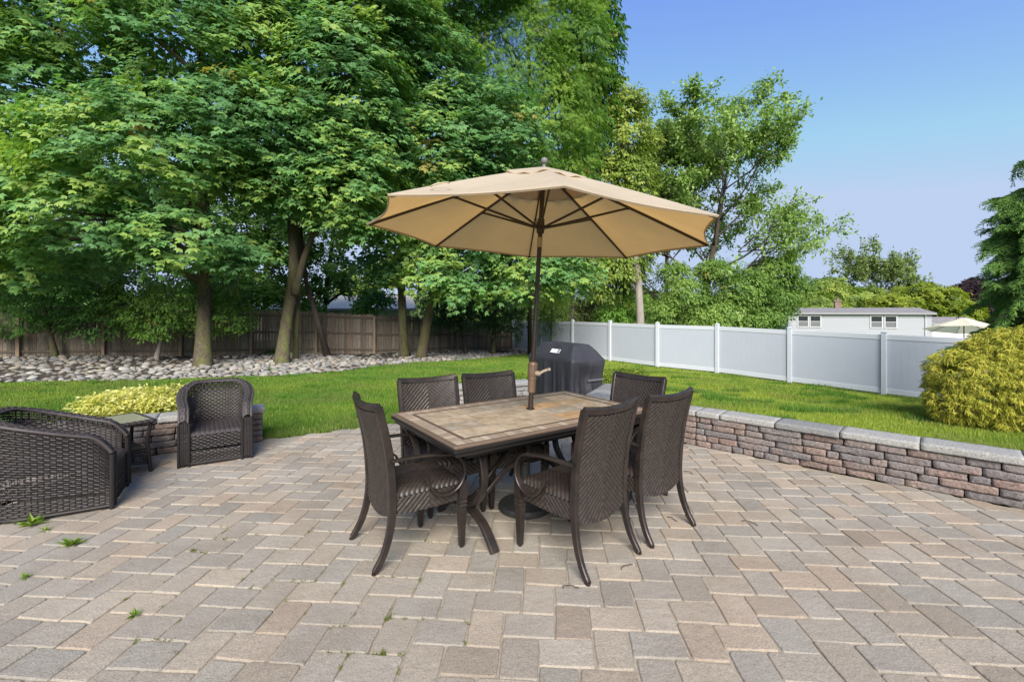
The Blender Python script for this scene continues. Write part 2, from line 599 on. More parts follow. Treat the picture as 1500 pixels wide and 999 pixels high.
def low_wall(label, path, inward, pal, cappal, courses=5, ch=0.070, thick=0.28, seed=1):
    """path = front face line of the wall; inward = +1 when the wall body lies left of the walking direction"""
    path = np.asarray(path, float)
    cum = path_len(path)
    root = thing('garden_wall', label, 'wall', (path[0][0], path[0][1], float(pz(0, path[0][1]))))
    o0 = np.array(root.location)
    R_ = random.Random(seed)
    mb = MB()
    for c in range(courses):
        s = -R_.uniform(0, .05) if c % 2 else 0.0
        while s < cum[-1] - 0.02:
            l = R_.choice([.11, .14, .2, .24, .30, .34, .38]) * R_.uniform(.92, 1.08)
            e = s + l
            for q in cum[1:-1]:                       # break at the corners
                if s < q - .02 < e:
                    e = q
            if e > cum[-1] - .07:
                e = cum[-1]
            s0 = max(s, 0)
            p, d = path_at(path, cum, (s0 + e) / 2)
            nI = np.array([-d[1], d[0]]) * inward
            cc = p + nI * (thick / 2 + R_.uniform(-.010, .012))
            P, F = rough_block(e - s0 - .004, thick, ch - .002, R_.random() * 50)
            ang = math.atan2(d[1], d[0])
            ca, sa = math.cos(ang), math.sin(ang)
            z = float(pz(0, cc[1])) + ch * (c + .5)
            Q = np.column_stack([P[:, 0] * ca - P[:, 1] * sa + cc[0], P[:, 0] * sa + P[:, 1] * ca + cc[1], P[:, 2] + z]) - o0
            k1, k2 = R_.choice(pal), R_.choice(pal)
            t = np.clip((vnoise(Q + R_.random() * 9, 6) - .35) * 3, 0, 1)[:, None]
            mb.add(Q, F, ((np.array(k1) * t + np.array(k2) * (1 - t)) * .72 + np.mean(pal, 0) * .28) * R_.uniform(.88, 1.14))
            s = e
    mb.build('block_course', MAT['block'], root, smooth=True)
    mb = MB()
    s = 0.0
    while s < cum[-1] - .02:
        e = s + R_.uniform(.42, .64)
        for q in cum[1:-1]:
            if s < q - .02 < e:
                e = q
        if e > cum[-1] - .15:
            e = cum[-1]
        p, d = path_at(path, cum, (s + e) / 2)
        nI = np.array([-d[1], d[0]]) * inward
        cc = p + nI * (thick / 2 + R_.uniform(-.004, .004))
        P, F = rough_block(e - s - .004 + (.05 if s == 0 or e == cum[-1] else 0), thick + .04, .066, R_.random() * 50, r=.010, amp=.0035)
        ang = math.atan2(d[1], d[0])
        ca, sa = math.cos(ang), math.sin(ang)
        z = float(pz(0, cc[1])) + ch * courses + .033 + .001
        Q = np.column_stack([P[:, 0] * ca - P[:, 1] * sa + cc[0], P[:, 0] * sa + P[:, 1] * ca + cc[1], P[:, 2] + z]) - o0
        mb.add(Q, F, np.array(R_.choice(cappal)) * R_.uniform(.9, 1.1))
        s = e
    mb.build('coping', MAT['cap'], root, smooth=True)
    return root

RED = [(.185, .128, .108), (.165, .122, .105), (.145, .13, .125), (.125, .12, .122), (.16, .135, .125), (.195, .145, .122), (.135, .125, .125)]
PALE = [(.34, .33, .31), (.29, .28, .27), (.38, .36, .33), (.31, .27, .25)]
CAPS = [(.25, .245, .235), (.22, .218, .21), (.19, .19, .187), (.265, .26, .245)]
low_wall('long low wall of red and grey split blocks along the right of the patio', [(7.3, .66), (4.1, 3.64), (2.19, 5.44), (1.05, 6.5), (1.55, 7.6)], -1, RED, CAPS, seed=4)
low_wall('short block wall with yellow shrub on it, behind the wicker armchairs', [(-3.07, 5.62), (-7.4, 3.02)], -1, RED, CAPS, seed=8)
low_wall('pale grey low block wall behind the two far dining chairs', [(.32, 7.45), (-.6, 7.08), (-1.5, 6.6)], -1, PALE, [(.40, .39, .36), (.36, .35, .33)], ch=.081, seed=15)

# ------------------------------------------------------------------ river stones under the trees
EDGE = np.array([ground(*p)[:2] for p in ((-260, 566), (-80, 564), (0, 562), (120, 560), (250, 557), (430, 551), (520, 542), (600, 533), (690, 527), (735, 523))] + [[0.3, 24.0], [1.2, 25.2]])
BED = np.vstack([EDGE, [[0.1, 26.8]], WOODF[::-1] * [1, 1] + [0, -.1]])

def stone_base(seed):
    bm = bmesh.new()
    bmesh.ops.create_icosphere(bm, subdivisions=2, radius=1)
    V = np.array([v.co[:] for v in bm.verts])
    bm.verts.index_update()
    F = np.array([[v.index for v in f.verts] for f in bm.faces])
    bm.free()
    V = V * (1 + .5 * (vnoise(V + seed * 11.7, 1.1) - .5))[:, None]
    return V * (1, .8, .48), F
BASES = [stone_base(i) for i in range(8)]
SPAL = .64 * np.array((1.02, 1.0, .95)) * np.array([(.36, .35, .34), (.30, .30, .31), (.42, .41, .39), (.33, .29, .25), (.26, .255, .25), (.40, .36, .31), (.22, .21, .21), (.46, .45, .44)])

def build_stones():
    lo, hi = BED.min(0), BED.max(0)
    cand = []
    n = 42000
    x = rng.uniform(lo[0], hi[0], n)
    y = rng.uniform(lo[1], hi[1], n)
    ok = inside(BED, x, y) & (np.abs(x) < 1.18 * y)
    x, y = x[ok], y[ok]
    grid = {}
    keep = []
    for i in range(len(x)):
        r = random.choice((.05, .06, .07, .085, .1, .13)) * (1.05 if y[i] < 16 else .9)
        gxk, gyk = int(x[i] / .25), int(y[i] / .25)
        bad = False
        for a in (-1, 0, 1):
            for b in (-1, 0, 1):
                for (qx, qy, qr) in grid.get((gxk + a, gyk + b), ()):
                    if (qx - x[i]) ** 2 + (qy - y[i]) ** 2 < (.72 * (r + qr)) ** 2:
                        bad = True
        if bad:
            continue
        grid.setdefault((gxk, gyk), []).append((x[i], y[i], r))
        keep.append((x[i], y[i], r))
    keep.sort(key=lambda q: -q[2] / q[1])
    meshes = []
    for b, (V, F) in enumerate(BASES):
        for ci in range(3):
            c = SPAL[(b + ci * 3) % 8] * random.uniform(.9, 1.1)
            meshes.append(make_mesh('river_stone', V, [F], np.tile(c, (len(V), 1)), smooth=True))
    mb = MB()
    for i, (sx, sy, r) in enumerate(keep):
        rz = random.uniform(0, 6.28)
        z = float(tz(sx, sy)) + r * random.uniform(.12, .5)
        if i < 300:
            o = link('river_stone', random.choice(meshes), MAT['stone'], None, (sx, sy, z), rz)
            o.scale = (r, r * random.uniform(.8, 1.2), r * random.uniform(.8, 1.2))
            o.rotation_euler = (random.uniform(-.35, .35), random.uniform(-.35, .35), rz)
            tag(o, 'rounded grey river stone in the stone bed beneath the trees', 'stone', 'river stones of the bed along the wooden fence')
        else:
            V, F = random.choice(BASES)
            c, s = math.cos(rz), math.sin(rz)
            t = random.uniform(-.3, .3)
            P = np.column_stack([V[:, 0] * c - V[:, 1] * s, V[:, 0] * s + V[:, 1] * c, V[:, 2] + t * V[:, 0]]) * r + (sx, sy, z)
            mb.add(P, [F], SPAL[random.randrange(8)] * random.uniform(.8, 1.15))
    o = mb.build('river_gravel', MAT['stone'], smooth=True)
    o['kind'] = 'stuff'
    o['label'] = 'small rounded grey stones filling the bed along the wooden fence'
    q = np.array([[*p, float(tz(*p)) + .03] for p in BED])
    structure(link('stone_bed_soil', make_mesh('stone_bed_soil', q, [np.arange(len(q))]), MAT['soil']))
build_stones()

# ------------------------------------------------------------------ grass
def build_grass():
    zones = []
    fx, fy = VINF[:, 0], VINF[:, 1]
    lawnpoly = np.vstack([[[-16, 3.0], [-8, 2.9]], PATIO[13:9:-1], [[-.6, 7.4], [.3, 7.9], [.2, 9.0], [1.3, 9.3], [1.75, 7.9], [1.8, 7.4], [1.45, 6.6], [2.45, 5.7], [4.35, 3.9], [7.4, 1.0]], VINF[::-1][:-1] - [.08, .05], EDGE[::-1]])
    n = 1500000
    u = rng.random(n)
    y = 3.5 + (u ** 1.25) * 22
    x = (rng.random(n) * 2 - 1) * (1.2 * y + .5)
    ok = inside(lawnpoly, x, y)
    # thin out the far part
    ok &= rng.random(n) < np.clip(9.0 / y, .25, 1)
    x, y = x[ok], y[ok]
    z = tz(x, y)
    nn = len(x)
    P = np.column_stack([x, y, z])
    patch = vnoise(np.column_stack([x, y, 0 * x]), .8)
    fine = vnoise(np.column_stack([x, y, 0 * x + 9]), 3.1)
    h = (.035 + .035 * rng.random(nn)) * (.75 + .6 * fine)
    tuft = (vnoise(np.column_stack([x * .6, y, 0 * x + 50]), 2.3) > .80)
    h = h * np.where(tuft, 1.7, 1.0)
    wd = (.0022 + .0005 * y) * (.7 + .6 * rng.random(nn))
    a = rng.random(nn) * 6.283
    lean = .6 * h * rng.random(nn)
    la = rng.random(nn) * 6.283
    dx, dy = np.cos(a) * wd, np.sin(a) * wd
    V = np.empty((nn, 3, 3))
    V[:, 0] = P + np.column_stack([-dx, -dy, 0 * dx - .004])
    V[:, 1] = P + np.column_stack([dx, dy, 0 * dx - .004])
    V[:, 2] = P + np.column_stack([np.cos(la) * lean, np.sin(la) * lean, h])
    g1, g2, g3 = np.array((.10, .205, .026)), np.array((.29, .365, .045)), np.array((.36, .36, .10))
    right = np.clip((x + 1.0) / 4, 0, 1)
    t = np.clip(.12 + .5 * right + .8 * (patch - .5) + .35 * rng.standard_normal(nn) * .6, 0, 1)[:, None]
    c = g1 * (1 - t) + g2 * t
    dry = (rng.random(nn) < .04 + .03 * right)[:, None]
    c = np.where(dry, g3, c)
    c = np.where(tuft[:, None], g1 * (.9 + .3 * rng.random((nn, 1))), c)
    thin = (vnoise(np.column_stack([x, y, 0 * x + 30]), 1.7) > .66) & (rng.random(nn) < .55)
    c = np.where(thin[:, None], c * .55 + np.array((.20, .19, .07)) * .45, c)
    # a worn brownish patch in the left lawn
    wp = ground(270, 574)[:2]
    wv = np.exp(-(((x - wp[0]) / 1.3) ** 2 + ((y - wp[1]) / .5) ** 2))[:, None]
    c = c * (1 - wv * .6) + np.array((.13, .11, .05)) * wv * .6
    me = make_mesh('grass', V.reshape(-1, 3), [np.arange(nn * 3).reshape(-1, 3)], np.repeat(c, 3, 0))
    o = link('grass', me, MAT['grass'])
    o['kind'] = 'stuff'
    o['label'] = 'short mown green grass of the back yard lawn'
build_grass()

# ------------------------------------------------------------------ woven surfaces
def chevron(u, v, p=.034):
    """height and strand tone (darkened in the grooves) of a herringbone weave over (u, v) metres, spine along u = 0"""
    s = v + np.abs(u) * .95
    f = s / p - np.floor(s / p)
    big = np.sqrt(np.clip(1 - (2 * f - 1) ** 2, 0, 1))
    t = (np.abs(u) - v * .6) / .0125
    ft = t - np.floor(t)
    small = np.sqrt(np.clip(1 - (2 * ft - 1) ** 2 * .9, 0, 1))
    h = .010 * big * (.65 + .35 * small)
    k = np.sin(np.floor(s / p) * 12.9898 + np.floor(t) * 4.1414) * 43758.5453
    k = (k - np.floor(k)) * .6 + .4
    return h, k * np.clip(big * 1.5 - .35, 0, 1)  # darkness of the gaps between strands painted into the groove colour

WV1, WV2 = np.array((.044, .034, .029)), np.array((.014, .011, .010))

def woven_panel(mb, S, nu, nv, uv, flip=False, back=None):
    """S(a, b) with a, b in 0..1 -> (P, N); uv(a, b) -> metres"""
    a, b = np.meshgrid(np.linspace(0, 1, nu), np.linspace(0, 1, nv), indexing='ij')
    P, N = S(a, b)
    u, v = uv(a, b)
    h, k = chevron(u, v)
    V = P + N * h[..., None]
    c = WV1 * k[..., None] + WV2 * (1 - k[..., None])
    mb.add(V.reshape(-1, 3), [grid_faces(nu, nv, 0, flip)], c.reshape(-1, 3))

def num_normal(S):
    def T(a, b):
        e = 1e-3
        P = S(a, b)
        da = S(a + e, b) - S(a - e, b)
        db = S(a, b + e) - S(a, b - e)
        return P, nrm(np.cross(da, db))
    return T

# ------------------------------------------------------------------ dining chair
POSTC = np.array([(-.325, .0), (-.262, .10), (-.222, .22), (-.203, .36), (-.205, .50), (-.222, .68), (-.255, .85), (-.292, 1.0)])
PC = cr(POSTC, 8)
def post_y(z):
    return np.interp(z, PC[:, 1], PC[:, 0])
def post_x(z):
    return np.interp(z, [0, .3, .45, 1.0], [.258, .244, .243, .256])

def make_chair(label):
    t = thing('dining_chair', label, 'chair', group='dining chairs around the patio table')
    br = MAT['bronze']
    for s in (-1, 1):
        mb = MB()
        pts = np.column_stack([s * post_x(PC[:, 1]), PC[:, 0], PC[:, 1]])
        pts[0, 2] = .012
        sweep(mb, pts, rect(.034, .046, .006), up=(0, 1, 0), scale=np.interp(pts[:, 2], [0, .25, .45, 1], [.85, 1.0, 1.1, 1.0]))
        lathe(mb, [(.012, 0), (.014, .002), (.014, .012), (.01, .014)], 10, (s * .258, -.322, 0))
        mb.build('back_post', br, t, smooth=False)
    # top rail, hollowed backwards and dipping in the middle
    mb = MB()
    q = np.linspace(-1, 1, 17)
    rail = np.column_stack([q * .262, -.292 - .035 * (1 - q ** 2), 1.0 - .018 * (1 - q ** 2)])
    sweep(mb, rail, rect(.03, .05, .007), up=(0, -.25, 1))
    mb.build('top_rail', br, t)
    # woven back
    def bow(a):
        return (1 - (2 * a - 1) ** 2)
    for side in (1, -1):
        pass
    mb = MB()
    def SB(a, b):
        z = .315 + (.972 - .315) * b - .012 * bow(a) * b
        z = z - (1 - b) ** 6 * .045 * bow(a)
        x = (2 * a - 1) * (post_x(z) - .014)
        y = post_y(z) - (.035 * b + .008) * bow(a)
        return np.stack([x, y, z], -1)
    def uvb(a, b):
        return (2 * a - 1) * .235, b * .66
    SN = num_normal(SB)
    def SF(a, b):
        P, N = SN(a, b); return P - N * .006, -N
    def SK(a, b):
        P, N = SN(a, b); return P + N * .006, N
    woven_panel(mb, SF, 84, 112, uvb, flip=True)
    woven_panel(mb, SK, 84, 112, uvb)
    mb.build('woven_back', MAT['weave'], t, smooth=True)
    # seat: crowned woven box with a deep apron
    mb = MB()
    def ST(a, b):
        x = (2 * a - 1) * (.235 + .012 * b)
        y = -.2 + .475 * b
        e = np.minimum(np.minimum(a, 1 - a), np.minimum(b, 1 - b))
        z = .455 + .02 * (1 - (2 * a - 1) ** 2) * (1 - (2 * b - 1) ** 2) - .03 * np.exp(-e / .025)
        return np.stack([x, y, z], -1)
    woven_panel(mb, num_normal(ST), 84, 84, lambda a, b: ((2 * a - 1) * .24, b * .475))
    for s in (-1, 1):
        def SS(a, b, s=s):
            y = -.2 + .475 * a
            x = s * (.235 + .012 * a) + 0 * b
            z = .325 + (.425 - .325) * b - .012 * np.sin(a * math.pi) * (1 - b)
            return np.stack([x, y, z], -1)
        woven_panel(mb, num_normal(SS), 84, 20, lambda a, b: (a * .475 - .24, b * .1), flip=(s < 0)) if s > 0 else \
            woven_panel(mb, (lambda f: (lambda a, b: (f(a, b)[0], -f(a, b)[1])))(num_normal(SS)), 84, 20, lambda a, b: (a * .475 - .24, b * .1), flip=True)
    def SFR(a, b):
        return np.stack([(2 * a - 1) * .247, .275 + 0 * a, .325 + .1 * b - .012 * np.sin(a * math.pi) * (1 - b)], -1)
    woven_panel(mb, (lambda f: (lambda a, b: (f(a, b)[0], -f(a, b)[1]) if f(np.array(.5), np.array(.5))[1][1] < 0 else f(a, b)))(num_normal(SFR)), 84, 20, lambda a, b: ((2 * a - 1) * .247, b * .1))
    box(mb, (0, .035, .33), (.46, .46, .02), .004, col=WV2)
    mb.build('woven_seat', MAT['weave'], t, smooth=True)
    # front legs: square block, turned collars, tapering foot
    for s in (-1, 1):
        mb = MB()
        prof = [(.030, .455), (.031, .45), (.031, .33), (.026, .322), (.033, .312), (.033, .304), (.025, .296), (.032, .286), (.032, .279), (.0265, .27), (.028, .25), (.018, .03), (.018, .014)]
        prof = [(r * 1.28, z) for r, z in prof][::-1]
        c45 = math.radians(45)
        R = np.array([[math.cos(c45), -math.sin(c45), 0], [math.sin(c45), math.cos(c45), 0], [0, 0, 1]])
        V0 = MB()
        lathe(V0, prof, 4, (0, 0, 0), R)
        mb.add(np.concatenate(V0.V) + (s * .258, .268, 0), V0.F)
        lathe(mb, [(.013, 0), (.015, .002), (.015, .012), (.011, .014)], 10, (s * .258, .268, 0))
        mb.build('front_leg', br, t)
    # scrolled arms
    for s in (-1, 1):
        mb = MB()
        pts = [(-.222, .665), (-.1, .668), (.03, .664), (.12, .652)]
        cx, cz, r = .145, .520, .128
        for a in np.arange(80, -190, -18):
            rr = r * (1 - .0 * max(0, -a) / 180)
            pts.append((cx + rr * math.cos(math.radians(a)), cz + rr * math.sin(math.radians(a))))
        pts = pts[:-2] + [(cx - .128, cz - .035), (cx - .140, cz - .006), (cx - .158, cz + .010)]
        c = cr(np.array(pts), 4)
        P = np.column_stack([np.full(len(c), s * .272) + s * .012 * np.clip((c[:, 0] + .2) / .3, 0, 1), c[:, 0], c[:, 1]])
        T = np.gradient(P, axis=0)
        T = nrm(T)
        up = np.cross(np.array([1.0, 0, 0]) * np.ones_like(T), T)
        sweep(mb, P, rect(.044, .017, .005), up=up, scale=np.interp(np.arange(len(P)), [0, 10, len(P) - 10, len(P) - 1], [.9, 1, 1, .75]))
        lathe(mb, [(.008, -.02), (.008, .02)], 8, (s * .258, -.222, .64))
        mb.build('armrest', br, t)
    return t

chair0 = make_chair('bronze and woven dining chair at the left end of the patio table, back to the camera side')
# (ground position of the chair, facing angle of its front measured from +Y)
def face(dx, dy):
    return math.atan2(-dx, dy)
CH = [
    ((-.705, 3.13), (.83, .555), 'woven dining chair alone at the left short end of the tiled table'),
    ((.425, 3.045), (-.655, .755), 'nearest woven dining chair, its tall back to the camera and scrolled arm in view'),
    ((.945, 3.465), (-.615, .79), 'second woven dining chair on the near long side, right beside the nearest one'),
    ((-.585, 3.72), (.50, -.866), 'far woven dining chair facing the camera, left of the pair across the table'),
    ((-.075, 4.02), (.50, -.866), 'far woven dining chair facing the camera, close to the umbrella pole'),
    ((.925, 3.93), (-.76, -.65), 'woven dining chair alone at the right short end of the tiled table'),
]
for i, (p, f, lab) in enumerate(CH):
    o = chair0 if i == 0 else copy_tree(chair0)
    o.location = (p[0], p[1], float(pz(0, p[1])))
    o.rotation_euler = (0, 0, face(*f))
    o['label'] = lab

# ------------------------------------------------------------------ tiled dining table
ZT = .785
TC = np.array([.10, 3.60])
TA = math.radians(34.5)
TL, TW = 1.79, 1.075
def build_table():
    t = thing('dining_table', 'rectangular patio table with slate tile inlay top and dark scrolled metal base', 'table', (TC[0], TC[1], float(pz(0, TC[1]))), TA)
    zt = ZT - float(pz(0, TC[1]))
    def frame(mb, prof):
        """rectangular moulding: prof = (inset, z) rings from the outside"""
        V = []
        for ins_, z in prof:
            hx, hy, r = TL / 2 - ins_, TW / 2 - ins_, .012
            for (ax, ay, a0) in ((1, 1, 0), (-1, 1, 90), (-1, -1, 180), (1, -1, 270)):
                for q in (0, 45, 90):
                    a = math.radians(a0 + q)
                    V.append((ax * (hx - r) + r * math.cos(a), ay * (hy - r) + r * math.sin(a), z))
        n = 12
        i = np.arange(len(prof) - 1)[:, None] * n
        j = np.arange(n)[None]
        mb.add(V, [np.stack([i + j, i + (j + 1) % n, i + n + (j + 1) % n, i + n + j], -1).reshape(-1, 4)])
    mb = MB()
    frame(mb, [(.16, zt - .075), (.03, zt - .075), (.022, zt - .068), (.022, zt - .052), (.006, zt - .044), (.0, zt - .036), (.0, zt - .028), (.008, zt - .022)])
    mb.build('table_rim', MAT['rimmetal'], t)
    mb = MB()
    frame(mb, [(.008, zt - .0215), (.003, zt - .015), (.003, zt - .006), (.008, zt), (.032, zt), (.034, zt - .003)])
    mb.build('wooden_edge', M('table_edge', (.115, .082, .06), .45, var=.15, vscale=12), t)
    mb = MB()
    box(mb, (0, 0, zt - .012), (TL - .066, TW - .066, .02), .001, col=(1, 1, 1))
    mb.build('grout_bed', M('table_grout', (.13, .105, .085), .8), t)
    # border tiles
    mb = MB()
    bp = [(.27, .215, .168), (.30, .24, .185), (.235, .188, .155), (.335, .28, .22), (.26, .198, .152)]
    def tile(x0, x1, y0, y1, c, h=.0025, g=.002):
        V = [(x0 + g, y0 + g, zt - .006), (x1 - g, y0 + g, zt - .006), (x1 - g, y1 - g, zt - .006), (x0 + g, y1 - g, zt - .006)]
        k = .002
        V += [(x0 + g + k, y0 + g + k, zt - .004 + h), (x1 - g - k, y0 + g + k, zt - .004 + h), (x1 - g - k, y1 - g - k, zt - .004 + h), (x0 + g + k, y1 - g - k, zt - .004 + h)]
        mb.add(V, [np.array([[0, 1, 5, 4], [1, 2, 6, 5], [2, 3, 7, 6], [3, 0, 4, 7], [4, 5, 6, 7]])], c)
    hx, hy, bw = TL / 2 - .036, TW / 2 - .036, .085
    def row(x0, x1, n):
        e = np.linspace(x0, x1, n + 1) + np.concatenate([[0], rng.uniform(-.008, .008, n - 1), [0]])
        return zip(e[:-1], e[1:])
    for s in (-1, 1):
        for a, b in row(-hx, hx, 27):
            y0, y1 = sorted((s * hy, s * (hy - bw)))
            tile(a, b, y0, y1, np.array(random.choice(bp)) * random.uniform(.9, 1.1))
        for a, b in row(-hy + bw, hy - bw, 13):
            x0, x1 = sorted((s * hx, s * (hx - bw)))
            tile(x0, x1, a, b, np.array(random.choice(bp)) * random.uniform(.9, 1.1))
    mb.build('border_tile', MAT['trimtile'], t)
    # dark strip
    mb = MB()
    ix, iy, sw = hx - bw, hy - bw, .022
    for s in (-1, 1):
        box(mb, (0, s * (iy - sw / 2), zt - .003), (2 * ix, sw, .006), .001)
        box(mb, (s * (ix - sw / 2), 0, zt - .0032), (sw, 2 * (iy - sw) - .002, .006), .001)
    mb.build('inlay_strip', M('inlay_strip', (.085, .058, .042), .5), t)
    # slate field
    mb = MB()
    sp = [(.36, .265, .18), (.40, .27, .16), (.31, .26, .205), (.33, .28, .22), (.275, .25, .215), (.37, .31, .235), (.32, .25, .19), (.34, .29, .23), (.39, .30, .20), (.29, .26, .22)]
    fx, fy = ix - sw - .001, iy - sw - .001
    ys = np.linspace(-fy, fy, 5)
    for r in range(4):
        x = -fx
        while x < fx - .01:
            l = random.uniform(.16, .36)
            if x + l > fx - .1:
                l = fx - x
            tile(x, x + l, ys[r], ys[r + 1], np.array(random.choice(sp)) * random.uniform(.88, 1.12), h=.0022, g=.0012)
            x += l
    mb.build('slate_tile', MAT['tile'], t)
    # apron under the top
    mb = MB()
    for s in (-1, 1):
        box(mb, (0, s * (TW / 2 - .15), zt - .1), (TL - .32, .025, .06), .003)
        box(mb, (s * (TL / 2 - .17), 0, zt - .1), (.025, TW - .28, .06), .003)
    mb.build('apron', MAT['rimmetal'], t)
    # two ends: an arched foot with a bowed pair of uprights on it
    for s in (-1, 1):
        u0 = s * .53
        mb = MB()
        p = cr([(u0, -.40, .012), (u0, -.34, .075), (u0, -.22, .155), (u0, 0, .195), (u0, .22, .155), (u0, .34, .075), (u0, .40, .012)], 6)
        sweep(mb, p, rect(.062, .04, .008), up=np.cross(np.array([1.0, 0, 0]), nrm(np.gradient(p, axis=0))))
        mb.build('arched_foot', MAT['bronze'], t)
        for v in (-1, 1):
            mb = MB()
            p = cr([(u0, v * .085, .215), (u0, v * .17, .275), (u0, v * .245, .37), (u0, v * .265, .47), (u0, v * .235, .58), (u0, v * .17, .67), (u0, v * .145, zt - .075)], 6)
            sweep(mb, p, rect(.055, .036, .008), up=np.cross(np.array([1.0, 0, 0]), nrm(np.gradient(p, axis=0))))
            # small scroll on the inside
            a = np.radians(np.arange(-120, 200, 20))
            q = np.column_stack([np.full(len(a), u0), v * (.10 + .05 * np.cos(a)), .58 + .05 * np.sin(a)])
            sweep(mb, q, rect(.03, .018, .004), up=np.cross(np.array([1.0, 0, 0]), nrm(np.gradient(q, axis=0))))
            mb.build('curved_upright', MAT['bronze'], t)
    mb = MB()
    for v in (-1, 1):
        p = cr([(-.53, v * .03, .20), (-.40, v * .04, .24), (-.24, v * .06, .38), (-.1, v * .10, .465), (0, v * .115, .48), (.1, v * .10, .465), (.24, v * .06, .38), (.40, v * .04, .24), (.53, v * .03, .20)], 6)
        sweep(mb, p, rect(.026, .034, .006), up=(0, 0, 1))
    mb.build('stretcher', MAT['bronze'], t)
build_table()

# ------------------------------------------------------------------ market umbrella
def build_canopy(t, R, drop, rot, apex_z, mat, sag=.02, vent=True, label=None):
    """octagonal canopy in local axes, apex at (0, 0, apex_z)"""
    def rimr(a, rfrac):
        # scalloped rim: straight edge pulled in between the ribs
        k = (a - rot) / (math.pi / 4)
        f = k - np.floor(k)
        ed = math.cos(math.pi / 8) / np.cos((f - .5) * math.pi / 4)
        bow = 1 - .045 * 4 * f * (1 - f) * rfrac
        return ed * bow, f
    def surf(r0, r1, nr, dz=0.0, frill=0.0):
        na = 8 * 10
        a = np.arange(na + 0) * 2 * math.pi / na + rot
        rr = np.linspace(r0, r1, nr)
        A, RR = np.meshgrid(a, rr, indexing='ij')
        k, f = rimr(A, RR)
        rad = R * RR * k
        z = apex_z - drop * RR ** 1.08 - sag * np.sin(np.pi * np.clip((RR - .12) / .88, 0, 1)) * 4 * f * (1 - f) + dz
        if frill:
            edge = np.clip((RR - r0) / (r1 - r0), 0, 1) ** 3
            z = z + frill * edge * np.sin(A * 18)
        V = np.stack([rad * np.cos(A), rad * np.sin(A), z], -1)
        return V, na, nr
    def skin(mb, V, na, nr, th):
        n = na * nr
        i = np.arange(na)[:, None]
        i2 = (i + 1) % na
        j = np.arange(nr - 1)[None]
        q = np.stack([i * nr + j, i * nr + j + 1, i2 * nr + j + 1, i2 * nr + j], -1).reshape(-1, 4)
        mb.add(V.reshape(-1, 3), [q])
        rimp = V[:, -1]                                 # a sewn hem gives the cloth its edge
        out_ = np.stack([V[:, -1] - V[:, -2]], 0)[0]
        out_ = nrm(out_)
        ring = np.concatenate([rimp + (0, 0, .001), rimp + out_ * .004 - (0, 0, .004), rimp - out_ * .004 - (0, 0, .016), rimp - out_ * .008 - (0, 0, .001)])
        k = np.arange(na)
        k2 = (k + 1) % na
        mb.add(ring, [np.stack([a * na + k, b * na + k, b * na + k2, a * na + k2], -1) for a, b in ((0, 1), (1, 2), (2, 3))])
    mb = MB()
    skin(mb, *surf(.17 if vent else .02, 1.0, 14), .004)
    c = mb.build('canopy', mat, t, smooth=False)
    if vent:
        mb = MB()
        skin(mb, *surf(.015, .30, 9, dz=.014, frill=.009), .003)
        mb.build('vent_flap', mat, c, smooth=True)
    return c

